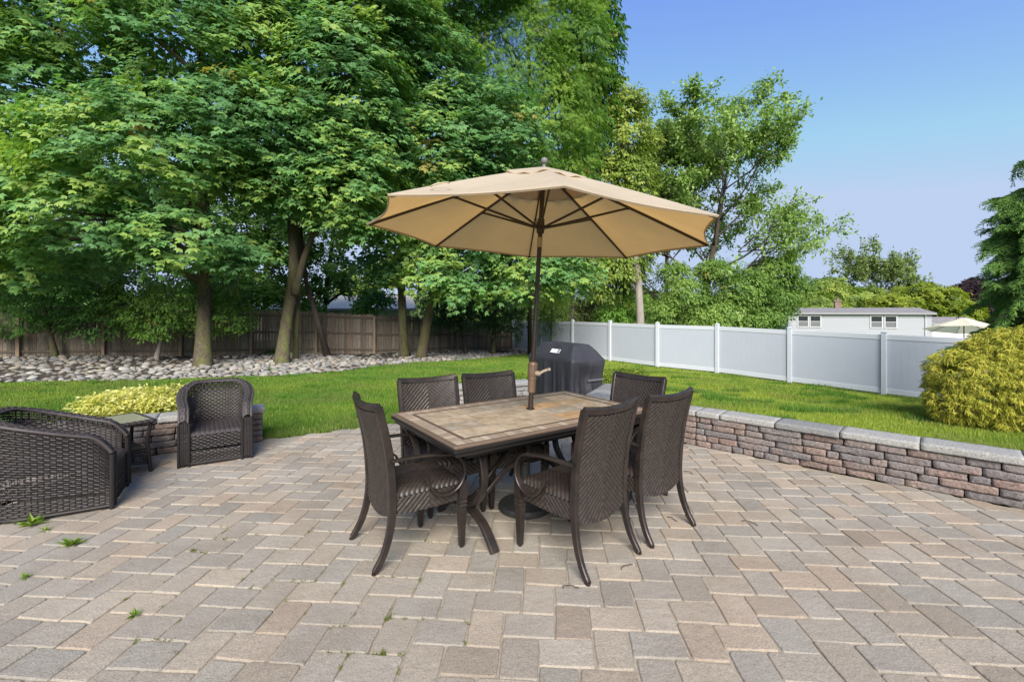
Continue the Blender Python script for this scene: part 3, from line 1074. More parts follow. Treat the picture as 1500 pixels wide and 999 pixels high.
UB = np.array([.149, 3.688])
def build_umbrella():
    lean = math.radians(3.25)
    z0 = float(pz(0, UB[1]))
    base = np.array([UB[0] - math.tan(lean) * (ZT - z0), UB[1] - .010, z0])
    t = thing('patio_umbrella', 'tan market umbrella with bronze pole standing through the patio table', 'umbrella', base)
    d = np.array([math.tan(lean), .0131, 1.0])
    d = d / np.linalg.norm(d)
    xa = nrm(np.cross((0, 1, 0), d))
    ya = np.cross(d, xa)
    R3 = np.stack([xa, ya, d], 1)          # local axes of the tilted pole as columns
    apex = np.linalg.norm(np.array([.260, 3.716, 2.735]) - base)
    # everything of the tilted upper part is built straight and turned by R3
    mb = MB()
    lathe(mb, [(.0, .0), (.205, .0), (.215, .012), (.215, .03), (.2, .05), (.09, .085), (.045, .1), (.04, .36), (.044, .37), (.036, .385), (.03, .385)], 32)
    mb.build('base_weight', MAT['rubber'], t, smooth=False)
    def tilt(mb):
        mb.V = [v @ R3.T for v in mb.V]
        return mb
    pb = MB()
    zc = 1.07
    sweep(pb, [(0, 0, .06), (0, 0, zc)], circ(.0205, 14), up=(0, 1, 0))
    lathe(pb, [(.021, ZT - z0 + .003), (.034, ZT - z0 + .003), (.034, ZT - z0 + .009), (.021, ZT - z0 + .012)], 16)
    sweep(pb, [(0, 0, zc), (0, 0, apex - .03)], circ(.019, 14), up=(0, 1, 0))
    tilt(pb).build('pole', MAT['umbmetal'], t, smooth=False)
    cb = MB()
    lathe(cb, [(.021, zc - .14), (.030, zc - .135), (.033, zc - .03), (.036, zc - .028), (.036, zc - .018), (.034, zc - .015), (.040, zc + .02), (.040, zc + .09), (.033, zc + .105), (.021, zc + .11)], 18)
    crank = tilt(cb).build('crank_housing', MAT['copper'], t, smooth=False)
    hb = MB()
    sweep(hb, [(.03, -.02, zc + .02), (.055, -.035, zc + .022)], circ(.02, 12), up=(0, 0, 1))
    hp = np.array([(.05, -.042, zc + .018), (.085, -.05, zc + .045), (.13, -.055, zc + .062)])
    sweep(hb, cr(hp, 5), rect(.014, .02, .004), up=(0, 0, 1))
    lathe(hb, [(.009, -.02), (.012, -.015), (.012, .015), (.009, .02)], 10, (.128, -.064, zc + .064), np.array([[1, 0, 0], [0, 0, 1], [0, 1, 0]]))
    tilt(hb).build('crank_handle', M('crank_handle', (.3, .24, .18), .5), crank)
    # light ring where the two tubes meet under the runner
    zr = apex - .50 * .9244 - .02
    rb = MB()
    lathe(rb, [(.0195, zr - .16), (.0215, zr - .155), (.0215, zr - .085), (.0195, zr - .08)], 14)
    tilt(rb).build('pole_joint', M('pole_joint', (.30, .22, .14), .5), t)
    # runner and top hub
    hb = MB()
    lathe(hb, [(.02, zr - .05), (.03, zr - .045), (.034, zr - .012), (.05, zr - .005), (.05, zr + .012), (.032, zr + .02), (.028, zr + .07), (.02, zr + .075)], 16)
    tilt(hb).build('runner_hub', MAT['umbmetal'], t)
    hb = MB()
    lathe(hb, [(.019, apex - .08), (.045, apex - .07), (.045, apex - .05), (.02, apex - .035)], 16)
    tilt(hb).build('top_hub', MAT['umbmetal'], t)
    fb = MB()
    a = np.radians(np.linspace(-75, 90, 10))
    lathe(fb, [(.012, apex - .02), (.014, apex + .03)] + [(.03 * math.cos(q), apex + .062 + .03 * math.sin(q)) for q in a], 16)
    tilt(fb).build('finial', MAT['finial'], t, smooth=True)
    R, drop, rot = 1.40, .536, math.radians(-88.5)
    c = build_canopy(t, R, drop, rot, apex, MAT['canvas'], sag=.03)
    # turn the canopy and its flap onto the tilted pole
    Mx = Matrix([[*R3[0], 0], [*R3[1], 0], [*R3[2], 0], [0, 0, 0, 1]])
    c.data.transform(Mx)
    for ch in c.children:
        ch.data.transform(Mx)
    for k in range(8):
        a = rot + k * math.pi / 4
        rr = np.linspace(.03, .985, 14)
        P = np.column_stack([R * rr * math.cos(a), R * rr * math.sin(a), apex - drop * rr ** 1.08 - .017])
        rb = MB()
        sweep(rb, P, rect(.014, .02, .003), up=(0, 0, 1))
        box(rb, P[-1] + (0, 0, .002), (.03, .03, .012), .004, rz=a)
        rib = tilt(rb).build('rib', MAT['umbmetal'], t)
        sb = MB()
        f = .50
        q1 = np.array([R * f * math.cos(a), R * f * math.sin(a), apex - drop * f ** 1.08 - .028])
        q0 = np.array([.048 * math.cos(a), .048 * math.sin(a), zr + .004])
        sweep(sb, [q0, q1], rect(.013, .018, .003), up=(0, 0, 1))
        box(sb, q1 + (0, 0, .004), (.03, .022, .03), .004, rz=a)
        tilt(sb).build('strut', MAT['umbmetal'], rib)
    # loop of cord lying on the canopy
    cbd = MB()
    ar = math.radians(-125)
    loop = []
    for q in np.linspace(0, 2 * math.pi, 22):
        rad = .93 + .05 * math.cos(q) * 1.6 * 0 + .02 * math.sin(q)
        aa = ar + .06 * math.cos(q) + .01 * math.sin(3 * q)
        rf = (.86 + .035 * math.sin(q))
        loop.append((R * rf * math.cos(aa) * .97, R * rf * math.sin(aa) * .97, apex - drop * rf ** 1.08 + .012 + .006 * math.sin(2 * q)))
    sweep(cbd, loop, circ(.0035, 6), up=(0, 0, 1))
    tilt(cbd).build('tie_cord', M('tie_cord', (.4, .33, .22), .9), t)
build_umbrella()

# ------------------------------------------------------------------ wicker armchairs and side table
W1, W2, W3 = np.array((.030, .025, .025)), np.array((.016, .0135, .0135)), np.array((.048, .040, .040))

def weave(mb, S, rows, stakes, amp=.004, ns=2, rw=.0065, sw=.005, cols=(W1, W2), seed=0):
    """open basket weave on S(u, v) -> (P, N); rows = list of (v, half width in v) ; stakes = list of (u, half width in u)"""
    R_ = np.random.default_rng(seed)
    us = np.array([q[0] for q in stakes])
    um = []
    for i in range(len(us) - 1):
        um += [us[i], (us[i] + us[i + 1]) / 2]
    um.append(us[-1])
    um = np.array(um)
    ph = np.array([1 if (i // 2) % 2 == 0 else -1 for i in range(len(um))], float)
    ph[1::2] = 0
    for j, (v, dv) in enumerate(rows):
        o = amp * ph * (1 if j % 2 else -1)
        L = []
        for k, hgt in ((-1, -.0015), (0, .0015), (1, -.0015)):
            P, N = S(um, np.full(len(um), v + k * dv))
            L.append(P + N * (o + hgt)[:, None])
        V = np.stack(L, 1).reshape(-1, 3)
        c = cols[0] if R_.random() < .6 else cols[1]
        mb.add(V, [grid_faces(len(um), 3)], c * R_.uniform(.8, 1.2))
    vs_ = np.linspace(rows[0][0] - rows[0][1], rows[-1][0] + rows[-1][1], max(8, len(rows)))
    for (u, du) in stakes:
        L = []
        for k, hgt in ((-1, -.001), (0, .001), (1, -.001)):
            P, N = S(np.full(len(vs_), u + k * du), vs_)
            L.append(P + N * hgt)
        V = np.stack(L, 1).reshape(-1, 3)
        mb.add(V, [grid_faces(len(vs_), 3)], cols[1] * R_.uniform(.7, 1.1))

def make_armchair(label):
    t = thing('wicker_armchair', label, 'armchair', group='dark wicker armchairs')
    hx, yf, yb = .315, .31, -.325
    q = [np.array((hx, yf)), np.array((hx, .05))]
    plan = [(hx, yy) for yy in np.linspace(yf, .0, 10)]
    for a in np.linspace(0, math.pi, 36)[1:-1]:
        ca, sa = math.cos(a), math.sin(a)
        plan.append((hx * abs(ca) ** .7 * (1 if ca > 0 else -1), -.0 - (abs(yb) - .0) * sa ** .8))
    plan += [(-hx, yy) for yy in np.linspace(.0, yf, 10)]
    plan = np.array(plan)
    cum = path_len(plan)
    cum /= cum[-1]
    nrmp = np.gradient(plan, axis=0)
    nrmp = nrm(np.stack([-nrmp[:, 1], nrmp[:, 0]], 1))
    if nrmp[0][0] < 0:
        nrmp = -nrmp
    def P2(u):
        return np.stack([np.interp(u, cum, plan[:, 0]), np.interp(u, cum, plan[:, 1])], -1), nrm(np.stack([np.interp(u, cum, nrmp[:, 0]), np.interp(u, cum, nrmp[:, 1])], -1))
    def top(y):
        s = np.clip((.31 - y) / .60, 0, 1)
        z = .56 + .22 * s ** 1.15
        return z - .11 * np.clip((y - .19) / .12, 0, 1) ** 2
    def shell(ins_, z0):
        def S(u, v):
            p, n = P2(np.clip(u, 0, 1))
            zt_ = top(p[..., 1])
            z = z0 + (zt_ - z0) * v
            flare = .045 * (z / .75) ** 1.5 * np.clip((.3 - p[..., 1]) / .25, .25, 1)
            xy = p + n * (flare - ins_)[..., None]
            return np.concatenate([xy, z[..., None]], -1), np.concatenate([n, 0 * z[..., None]], -1)
        return S
    So, Si = shell(0, .03), shell(.075, .34)
    stakes = [(u, .0022) for u in np.linspace(.004, .996, 59)]
    rows = [(v, .0105) for v in np.linspace(.012, .155, 7)] + [(v, .0098) for v in np.linspace(.225, .985, 28)]
    mb = MB()
    weave(mb, So, rows, stakes, seed=1)
    mb.build('outer_weave', MAT['wicker'], t)
    mb = MB()
    rows = [(v, .0205) for v in np.linspace(.02, .80, 18)] + [(.88, .012), (.98, .014)]
    weave(mb, Si, rows, [(u, .0026) for u in np.linspace(.02, .98, 55)], seed=2, cols=(W3 * .9, W1))
    mb.build('inner_weave', MAT['wicker'], t)
    # broad woven band over the top of arms and back
    mb = MB()
    def Sb(u, v):
        a, _ = So(u, np.ones_like(u))
        b, _ = Si(u, np.ones_like(u))
        P = a + (b - a) * v[..., None]
        P[..., 2] += .022 * np.sin(np.pi * np.clip(v, 0, 1)) + .006
        N = np.zeros_like(P)
        N[..., 2] = 1
        return P, N
    weave(mb, Sb, [(.1, .1), (.34, .1), (.6, .1), (.86, .1)], [(u, .003) for u in np.linspace(.004, .996, 75)], amp=.004, seed=3, cols=(W3, W1))
    mb.build('top_band', MAT['wicker'], t)
    # front faces of the two arms
    for s in (-1, 1):
        mb = MB()
        ue = 0.0 if s > 0 else 1.0
        def Sa(u, v, ue=ue):
            a, _ = So(np.full(u.shape, ue), v)
            b, _ = So(np.full(u.shape, ue), v)
            b = b - np.array((s * .085, 0, 0))
            P = a + (b - a) * u[..., None]
            N = np.zeros_like(P)
            N[..., 1] = 1
            P[..., 1] += .004
            return P, N
        weave(mb, Sa, [(v, .0105) for v in np.linspace(.01, .99, 32)], [(u, .07) for u in (.0, .2, .4, .6, .8, 1.0)], seed=4, cols=(W1, W2))
        x1, x0 = s * (hx + .008), s * (hx - .08)
        for xx in (x1, x0):
            sweep(mb, [(xx, yf + .002, 0.0), (xx, yf + .002, .44)], circ(.013, 8), up=(0, 1, 0), col=W2)
        mb.build('arm_front', MAT['wicker'], t)
    # rims: bottom ring, top edges
    mb = MB()
    uu = np.linspace(0, 1, 70)
    a, _ = So(uu, np.ones(70))
    sweep(mb, a + (0, 0, .004), circ(.0125, 8), up=(0, 0, 1), col=W3)
    a, _ = Si(uu, np.ones(70))
    sweep(mb, a + (0, 0, .004), circ(.010, 8), up=(0, 0, 1), col=W3)
    a, _ = So(uu, np.zeros(70))
    sweep(mb, a, circ(.014, 8), up=(0, 0, 1), col=W2)
    mb.build('rim_wrap', MAT['wicker'], t)
    # skirt under the seat front
    mb = MB()
    def Sk(u, v):
        x = (.245 - .49 * u)
        P = np.stack([x, np.full(u.shape, yf - .005), .03 + .30 * v], -1)
        N = np.zeros_like(P)
        N[..., 1] = 1
        return P, N
    weave(mb, Sk, [(v, .028) for v in np.linspace(.03, .36, 7)] + [(v, .024) for v in np.linspace(.50, .97, 9)], [(u, .006) for u in np.linspace(0, 1, 17)], seed=6)
    sweep(mb, [(-.24, yf - .004, .03), (.24, yf - .004, .03)], circ(.013, 8), up=(0, 0, 1), col=W2)
    mb.build('front_skirt', MAT['wicker'], t)
    # seat with ribbed weave
    mb = MB()
    nu, nv = 70, 40
    a, b = np.meshgrid(np.linspace(-1, 1, nu), np.linspace(0, 1, nv), indexing='ij')
    wmax = np.interp(-.262 + .577 * b, [-.262, -.22, -.16, -.08, .0, .31], [.12, .17, .205, .228, .236, .24])
    x = a * wmax * 1.0
    y = -.262 + .577 * b
    z = .345 + .005 * np.abs(np.sin(a * 34 + b * 3)) + .0025 * np.sin(b * 150) * np.sign(np.sin(a * 34)) - .03 * np.clip((b - .94) / .06, 0, 1) ** 2
    k = (np.floor((a * 34 + b * 3) / math.pi) % 2)[..., None]
    mb.add(np.stack([x, y, z], -1).reshape(-1, 3), [grid_faces(nu, nv)], (W1 * k + W3 * (1 - k)).reshape(-1, 3))
    box(mb, (0, .02, .325), (.44, .54, .02), .004, col=W2)
    mb.build('ribbed_seat', MAT['wicker'], t, smooth=True)
    for sx, sy in ((1, 1), (-1, 1), (1, -1), (-1, -1)):
        mb = MB()
        lathe(mb, [(.016, -.004), (.018, 0), (.018, .03), (.012, .034)], 10, (sx * (hx - .03), (yf - .02) if sy > 0 else yb + .06, .004), col=W2)
        mb.build('foot', MAT['wicker'], t)
    return t

arm0 = make_armchair('dark wicker armchair facing the patio in front of the low wall with yellow shrub')
cA = (np.array((-3.38, 4.64)) + np.array((-2.855, 4.98))) / 2
fA = nrm(np.array((.54, -.84)))
cA = cA - fA * .30
arm0.location = (cA[0], cA[1], float(pz(0, cA[1])))
arm0.rotation_euler = (0, 0, face(*fA))
arm1 = copy_tree(arm0)
fB = nrm(np.array((.86, .51)))
pB = np.array((-3.215, 3.66)) + np.array((-fB[1], fB[0])) * .325 - fB * .31 * 1.22
arm1.scale = (1.0, 1.22, 1.0)
arm1.location = (pB[0], pB[1], float(pz(0, pB[1])))
arm1.rotation_euler = (0, 0, face(*fB))
arm1['label'] = 'dark wicker armchair seen from its open-weave side, cut by the left picture edge'

def build_side_table():
    C0 = np.array((-3.58, 4.55))
    u, v = nrm(np.array((-.55, -.83))), nrm(np.array((-.83, .55)))
    c = C0 + u * .25 + v * .25
    t = thing('side_table', 'small square wicker side table with glass top between two wicker armchairs', 'side table', (c[0], c[1], float(pz(0, c[1]))), math.atan2(u[1], u[0]))
    for sx in (-1, 1):
        for sy in (-1, 1):
            mb = MB()
            p = cr([(sx * .235, sy * .235, .0), (sx * .225, sy * .225, .15), (sx * .215, sy * .215, .3), (sx * .232, sy * .232, .46), (sx * .245, sy * .245, .5)], 5)
            sweep(mb, p, circ(.017, 8), up=(0, 1, 0), col=W2)
            mb.build('leg', MAT['wicker'], t)
    mb = MB()
    for s in (-1, 1):
        for ax in (0, 1):
            pa, pb = ((-.255, s * .255, .505), (.255, s * .255, .505)) if ax == 0 else ((s * .255, -.255, .5055), (s * .255, .255, .5055))
            n = 30
            P = np.linspace(pa, pb, n)
            sweep(mb, P, circ(.021, 8), up=(0, 0, 1), scale=1 + .12 * np.sin(np.arange(n) * 2.2), col=W1)
    mb.build('top_frame', MAT['wicker'], t)
    mb = MB()
    box(mb, (0, 0, .518), (.475, .475, .006), .002)
    mb.build('glass_top', MAT['glass'], t)
    mb = MB()
    a, b = np.meshgrid(np.linspace(-1, 1, 50), np.linspace(-1, 1, 50), indexing='ij')
    z = .235 + .004 * np.abs(np.sin(a * 30)) + .002 * np.sin(b * 90)
    mb.add(np.stack([a * .215, b * .215, z], -1).reshape(-1, 3), [grid_faces(50, 50)], W3)
    box(mb, (0, 0, .222), (.43, .43, .012), .003, col=W2)
    mb.build('shelf', MAT['wicker'], t, smooth=True)
    for k in range(4):
        mb = MB()
        ang = k * math.pi / 2
        ca, sa = math.cos(ang), math.sin(ang)
        def Sk(uu, vv):
            x = .215 - .43 * uu
            P = np.stack([x * ca - .218 * sa * 1, x * sa + .218 * ca, .075 + .15 * vv + .03 * np.sin(uu * math.pi) * (1 - vv)], -1)
            N = np.zeros_like(P)
            N[..., 0], N[..., 1] = -sa, ca
            return P, N
        weave(mb, Sk, [(q, .045) for q in np.linspace(.04, .96, 9)], [(q, .006) for q in np.linspace(0, 1, 15)], seed=9 + k)
        mb.build('skirt', MAT['wicker'], t)
build_side_table()

# ------------------------------------------------------------------ covered grill
def build_grill():
    a = math.radians(60)
    near = at(838, 560, 7.2)[:2]
    ul = np.array((-math.cos(a), math.sin(a)))            # along the front, going away to the left
    ur = np.array((math.sin(a), math.cos(a)))
    L_, D_ = 1.32, .70
    c = near + ul * L_ / 2 + ur * D_ / 2
    z0 = float(pz(0, c[1])) - .005
    t = thing('covered_grill', 'barbecue grill under a dark grey fitted cover beside the white fence lawn', 'grill', (c[0], c[1], z0), math.atan2(-ul[1], -ul[0]))
    # local: +x towards the near right corner along the front, +y back
    hx, hy = L_ / 2, D_ / 2
    n = 168
    s = np.linspace(0, 1, n, endpoint=False)
    per = 2 * (L_ + D_)
    def rim(sx, sy, r):
        P = []
        for q in s * per:
            if q < L_: P.append((-sx + q / L_ * 2 * sx, -sy))
            elif q < L_ + D_: P.append((sx, -sy + (q - L_) / D_ * 2 * sy))
            elif q < 2 * L_ + D_: P.append((sx - (q - L_ - D_) / L_ * 2 * sx, sy))
            else: P.append((-sx, sy - (q - 2 * L_ - D_) / D_ * 2 * sy))
        P = np.array(P)
        h = np.array((sx, sy))
        cc = np.clip(P, -(h - r), h - r)
        d = P - cc
        l = np.linalg.norm(d, axis=1, keepdims=True)
        return np.where(l > 1e-6, cc + d / np.maximum(l, 1e-6) * np.minimum(l, r), P)
    rings = []
    spec = [(.93, 1.0, 0.02, .05), (.95, 1.01, .12, .05), (.965, 1.01, .25, .05), (.98, 1.0, .38, .05), (.985, 1.0, .5, .05), (.99, 1.0, .62, .05), (.995, 1.0, .72, .04), (1.0, 1.0, .80, .03), (.99, .985, .835, .03), (.93, .9, .88, .03), (.84, .76, .955, .03), (.76, .58, 1.03, .04), (.72, .47, 1.068, .04), (.68, .40, 1.078, .04), (.34, .2, 1.086, .03)]
    ang = s * 2 * math.pi
    for i, (fx, fy, z, r) in enumerate(spec):
        P = rim(hx * fx, hy * fy, r)
        zz = np.full(n, z)
        # hanging folds grow towards the hem
        dep = np.clip((.8 - z) / .8, 0, 1)
        fold = ((1 - 2 * np.abs(np.sin(ang * 9 + 1.3))) * .45 + np.sin(ang * 31 + .4) * .22 + (1 - 2 * np.abs(np.sin(ang * 5 + 2))) * .5) * .05 * dep ** .6
        rad = nrm(P)
        # pinched, gathered right-hand end
        gz = np.exp(-((s * per - (L_ + D_ * .45)) / .28) ** 2)
        gather = gz * np.exp(-((z - .52) / .09) ** 2) * .075
        swag = gz * np.sin((z - .55) * 26 + (s * per - L_) * 6) * .024 * np.clip((z - .45) * 6, 0, 1) * np.clip((1.0 - z) * 8, 0, 1)
        P = P + rad * (fold - gather + swag)[:, None]
        if 9 <= i <= 12:
            zz = zz + .008 * np.sin(ang * 7 + i)
        if i == 0:
            zz = zz + .012 * np.sin(ang * 11)
        rings.append(np.column_stack([P, zz]))
    m = len(rings)
    V = np.concatenate(rings + [np.array([[0, 0, 1.09]])])
    i = np.arange(m - 1)[:, None] * n
    j = np.arange(n)[None]
    q = np.stack([i + j, i + (j + 1) % n, i + n + (j + 1) % n, i + n + j], -1).reshape(-1, 4)
    topf = np.stack([(m - 1) * n + np.arange(n), (m - 1) * n + (np.arange(n) + 1) % n, np.full(n, m * n)], -1)
    mb = MB()
    mb.add(V, [q, topf])
    cov = mb.build('fitted_cover', MAT['cover'], t, smooth=True)
    # strap round the gathered end
    mb = MB()
    P = np.array([(hx * .965 + .012, yy, .50 + .02 * (yy + .2)) for yy in np.linspace(-.02, .31, 8)])
    sweep(mb, P, rect(.006, .035, .001), up=(0, 0, 1))
    mb.build('strap', M('cover_strap', (.10, .10, .115), .5), cov)
    # small woven label on the sloping front
    mb = MB()
    y0, z0_, y1, z1 = -hy * .835, .921, -hy * .70, .981
    nx_, nz_ = 0.0, 0.0
    dy, dz = -(z1 - z0_), (y1 - y0)
    l = math.hypot(dy, dz)
    off = np.array((0, dy / l, dz / l)) * .012
    def lab(x0, x1, f0, f1, e):
        p = lambda f: np.array((0, y0 + (y1 - y0) * f, z0_ + (z1 - z0_) * f)) + off * (1 + e)
        return [np.array((x0, 0, 0)) + p(f0), np.array((x1, 0, 0)) + p(f0), np.array((x1, 0, 0)) + p(f1), np.array((x0, 0, 0)) + p(f1)]
    A, B = lab(-.02, .23, 0, 1, 0), lab(-.02, .23, 0, 1, -.3)
    mb.add(A + B, [np.array([[0, 1, 2, 3], [0, 4, 5, 1], [1, 5, 6, 2], [2, 6, 7, 3], [3, 7, 4, 0]])])
    lb = mb.build('cover_label', MAT['patch'], cov)
    mb = MB()
    for (x0, x1, f0, f1) in ((.17, .22, .55, .9), (.17, .20, .12, .42), (.205, .222, .12, .42)):
        mb.add(lab(x0, x1, f0, f1, .15), [np.array([[0, 1, 2, 3]])])
    mb.build('label_print', MAT['cover'], lb)
build_grill()

# ------------------------------------------------------------------ fences
def build_wood_fence():
    p0 = WOODF[0]
    t = thing('wooden_fence', 'weathered brown picket board fence behind the shade trees', 'fence', (p0[0], p0[1], 0))
    o0 = np.array((p0[0], p0[1], 0))
    cum = path_len(WOODF)
    n = int(round(cum[-1] / 2.45))
    ss = np.linspace(0, cum[-1], n + 1)
    for i in range(n):
        a, _ = path_at(WOODF, cum, ss[i])
        b, _ = path_at(WOODF, cum, ss[i + 1] - 1e-4)
        d = nrm(b - a)
        nn = np.array((d[1], -d[0]))          # towards the camera
        L_ = np.linalg.norm(b - a)
        H = np.interp(ss[i] / cum[-1], [0, .55, .75, 1], [1.82, 1.80, 1.68, 1.52])
        ang = math.atan2(d[1], d[0])
        mb = MB()
        k = int(L_ / .108)
        for j in range(k):
            sdist = (j + .5) * L_ / k
            c = a + d * sdist
            z = float(tz(*c))
            h = H - .06 + random.uniform(-.025, .02)
            w_ = L_ / k - random.choice((.004, .006, .01, .014))
            x0, x1, r = -w_ / 2, w_ / 2, .022
            prof = [(x0, 0), (x1, 0), (x1, h - r), (x1 - r, h), (x0 + r, h), (x0, h - r)]
            V = [(x, yy, zz) for yy in (-.009, .009) for x, zz in prof]
            F = [np.arange(6), np.arange(6, 12)[::-1], np.array([[q, q + 6, (q + 1) % 6 + 6, (q + 1) % 6] for q in range(6)])]
            V = np.array(V)
            tilt = random.gauss(0, .004)
            V[:, 0] += V[:, 2] * tilt
            ca, sa = math.cos(ang), math.sin(ang)
            Q = np.column_stack([V[:, 0] * ca - V[:, 1] * sa + c[0], V[:, 0] * sa + V[:, 1] * ca + c[1], V[:, 2] + z + .05]) - o0
            col = np.array(random.choice([(.19, .155, .125), (.16, .13, .105), (.22, .185, .155), (.14, .115, .095), (.2, .15, .115)])) * random.uniform(.85, 1.15)
            mb.add(Q, F, col)
        mb.build('picket_panel', MAT['wood'], t)
        za, zb = float(tz(*a)), float(tz(*b))
        mb = MB()
        for f in (.13, .52, .9):
            pa = np.array((*(a + nn * .03), za + H * f)) - o0
            pb = np.array((*(b + nn * .03), zb + H * f)) - o0
            sweep(mb, [pa, pb], rect(.04, .085, .004), up=(0, 0, 1), col=np.array((.13, .105, .085)))
        mb.build('fence_rail', MAT['wood'], t)
    for i in range(n + 1):
        p, d = path_at(WOODF, cum, ss[i])
        nn = np.array((d[1], -d[0]))
        H = np.interp(ss[i] / cum[-1], [0, .55, .75, 1], [1.82, 1.80, 1.68, 1.52])
        c = p + nn * .095
        mb = MB()
        box(mb, np.array((*c, float(tz(*p)) + (H - .1) / 2)) - o0, (.1, .1, H), .008, rz=math.atan2(d[1], d[0]))
        mb.build('fence_post', MAT['post'], t)
build_wood_fence()

def build_vinyl_fence():
    p0 = VINF[0]
    o0 = np.array((p0[0], p0[1], 0))
    t = thing('vinyl_fence', 'smooth white vinyl privacy fence along the right side of the lawn', 'fence', (p0[0], p0[1], 0))
    H = 1.73
    for i in range(len(VINF) - 1):
        a, b = VINF[i], VINF[i + 1]
        d = nrm(b - a)
        L_ = np.linalg.norm(b - a)
        za, zb = float(tz(*a)) + .03, float(tz(*b)) + .03
        nn = np.array((d[1], -d[0]))
        mb = MB()
        k = 14
        e = np.linspace(.06, L_ - .06, k + 1)
        for j in range(k):                       # tongue and groove boards
            x0, x1 = e[j] + .0012, e[j + 1] - .0012
            V = []
            for off in (.011, -.011):
                for (x, zf) in ((x0, .1), (x1, .1), (x1, H - .1), (x0, H - .1)):
                    p = a + d * x + nn * off
                    V.append((p[0], p[1], za + (zb - za) * x / L_ + zf))
            mb.add(np.array(V) - o0, [np.array([[0, 1, 2, 3], [7, 6, 5, 4], [0, 3, 7, 4], [1, 5, 6, 2]])])
        V = []                                   # the tongues, set back in the grooves
        for off in (.009, -.009):
            for (x, zf) in ((.06, .1), (L_ - .06, .1), (L_ - .06, H - .1), (.06, H - .1)):
                p = a + d * x + nn * off
                V.append((p[0], p[1], za + (zb - za) * x / L_ + zf))
        mb.add(np.array(V) - o0, [np.array([[0, 1, 2, 3], [7, 6, 5, 4]])])
        mb.build('fence_panel', MAT['vinyl'], t)
        for f in (.085, H - .085):
            mb = MB()
            pa, pb = np.array((*(a + d * .06), za + f)) - o0, np.array((*(b - d * .06), zb + f)) - o0
            sweep(mb, [pa, pb], rect(.045, .15, .006), up=(0, 0, 1))
            mb.build('fence_rail', MAT['vinylpost'], t)
    for p, q in zip(VINF, np.vstack([VINF[1:], VINF[-1:] * 2 - VINF[-2:-1]])):
        d = q - p
        ang = math.atan2(d[1], d[0])
        z = float(tz(*p))
        mb = MB()
        box(mb, np.array((*p, z + .885)) - o0, (.127, .127, 1.85), .006, rz=ang)
        po = mb.build('fence_post', MAT['vinylpost'], t)
        mb = MB()
        box(mb, np.array((*p, z + 1.82)) - o0, (.145, .145, .022), .004, rz=ang)
        c45 = ang + math.pi / 4
        R = np.array([[math.cos(c45), -math.sin(c45), 0], [math.sin(c45), math.cos(c45), 0], [0, 0, 1]])
        lathe(mb, [(.1, 0), (.02, .035), (.001, .037)], 4, np.array((*p, z + 1.832)) - o0, R)
        mb.build('post_cap', MAT['vinylpost'], po)
build_vinyl_fence()

# ------------------------------------------------------------------ trees and shrubs
def kite(b, w_, l, ang, sc):
    c, s = math.cos(ang), math.sin(ang)
    q = np.array([(0, 0), (w_, l * .48), (0, l), (-w_, l * .48)]) * sc
    return np.column_stack([q[:, 0] * c + q[:, 1] * s + b[0], -q[:, 0] * s + q[:, 1] * c + b[1]])
def leaf_shape(kind):
    if kind == 'maple':
        a = np.vstack([kite((0, .05), .25, .95, 0, 1), kite((0, .08), .20, .80, math.radians(52), 1), kite((0, .08), .20, .80, -math.radians(52), 1)])
        z = -.16 * (a[:, 0] / .6) ** 2 - .12 * (a[:, 1]) ** 2
        z[4:] += .01
        return np.column_stack([a, z]), np.arange(12).reshape(3, 4)
    if kind == 'oval':
        V = np.array([(0, 0, 0), (.26, .42, .07), (0, 1, -.12), (-.26, .42, .07), (0, .45, 0)])
        return V, np.array([[0, 1, 2, 4], [0, 4, 2, 3]])
    if kind == 'narrow':
        V = np.array([(0, 0, 0), (.11, .4, .03), (0, 1, -.15), (-.11, .4, .03)])
        return V, np.array([[0, 1, 2, 3]])
    if kind == 'feather':          # a compound leaf: stalk with leaflet pairs
        V, F = [], []
        for i in range(5):
            y = .1 + i * .18
            for s in (-1, 1):
                n = len(V)
                V += [(0, y, 0), (s * .14, y - .02, -.02), (s * .24, y + .1, -.05), (s * .10, y + .12, -.02)]
                F.append([n, n + 1, n + 2, n + 3] if s > 0 else [n + 3, n + 2, n + 1, n])
        V = np.array(V)
        V[:, 2] -= .25 * V[:, 1] ** 2
        return V, np.array(F)
    if kind == 'clump':            # three crossed leaves for far trees
        V, F = [], []
        for k in range(3):
            a = k * 2.1
            q = np.array([(0, 0, 0), (.24, .4, .06), (0, .85, 0), (-.24, .4, .06)])
            c, s = math.cos(a), math.sin(a)
            n = len(V)
            V += [(x * c - y * s, x * s + y * c, z + .12 * k) for x, y, z in q]
            F.append([n, n + 1, n + 2, n + 3])
        return np.array(V), np.array(F)
SHAPES = {k: leaf_shape(k) for k in ('maple', 'oval', 'narrow', 'feather', 'clump')}

def leaves_mesh(name, P, D, N, size, col, kind):
    V0, F0 = SHAPES[kind]
    D = nrm(D)
    X = nrm(np.cross(D, N))
    N = np.cross(X, D)
    size = np.broadcast_to(size, (len(P),))[:, None, None]
    V = P[:, None] + size * (V0[None, :, 0:1] * X[:, None] + V0[None, :, 1:2] * D[:, None] + V0[None, :, 2:3] * N[:, None])
    k = len(V0)
    F = (np.arange(len(P))[:, None, None] * k + F0[None]).reshape(-1, F0.shape[1])
    return make_mesh(name, V.reshape(-1, 3), [F], np.repeat(col, k, 0))

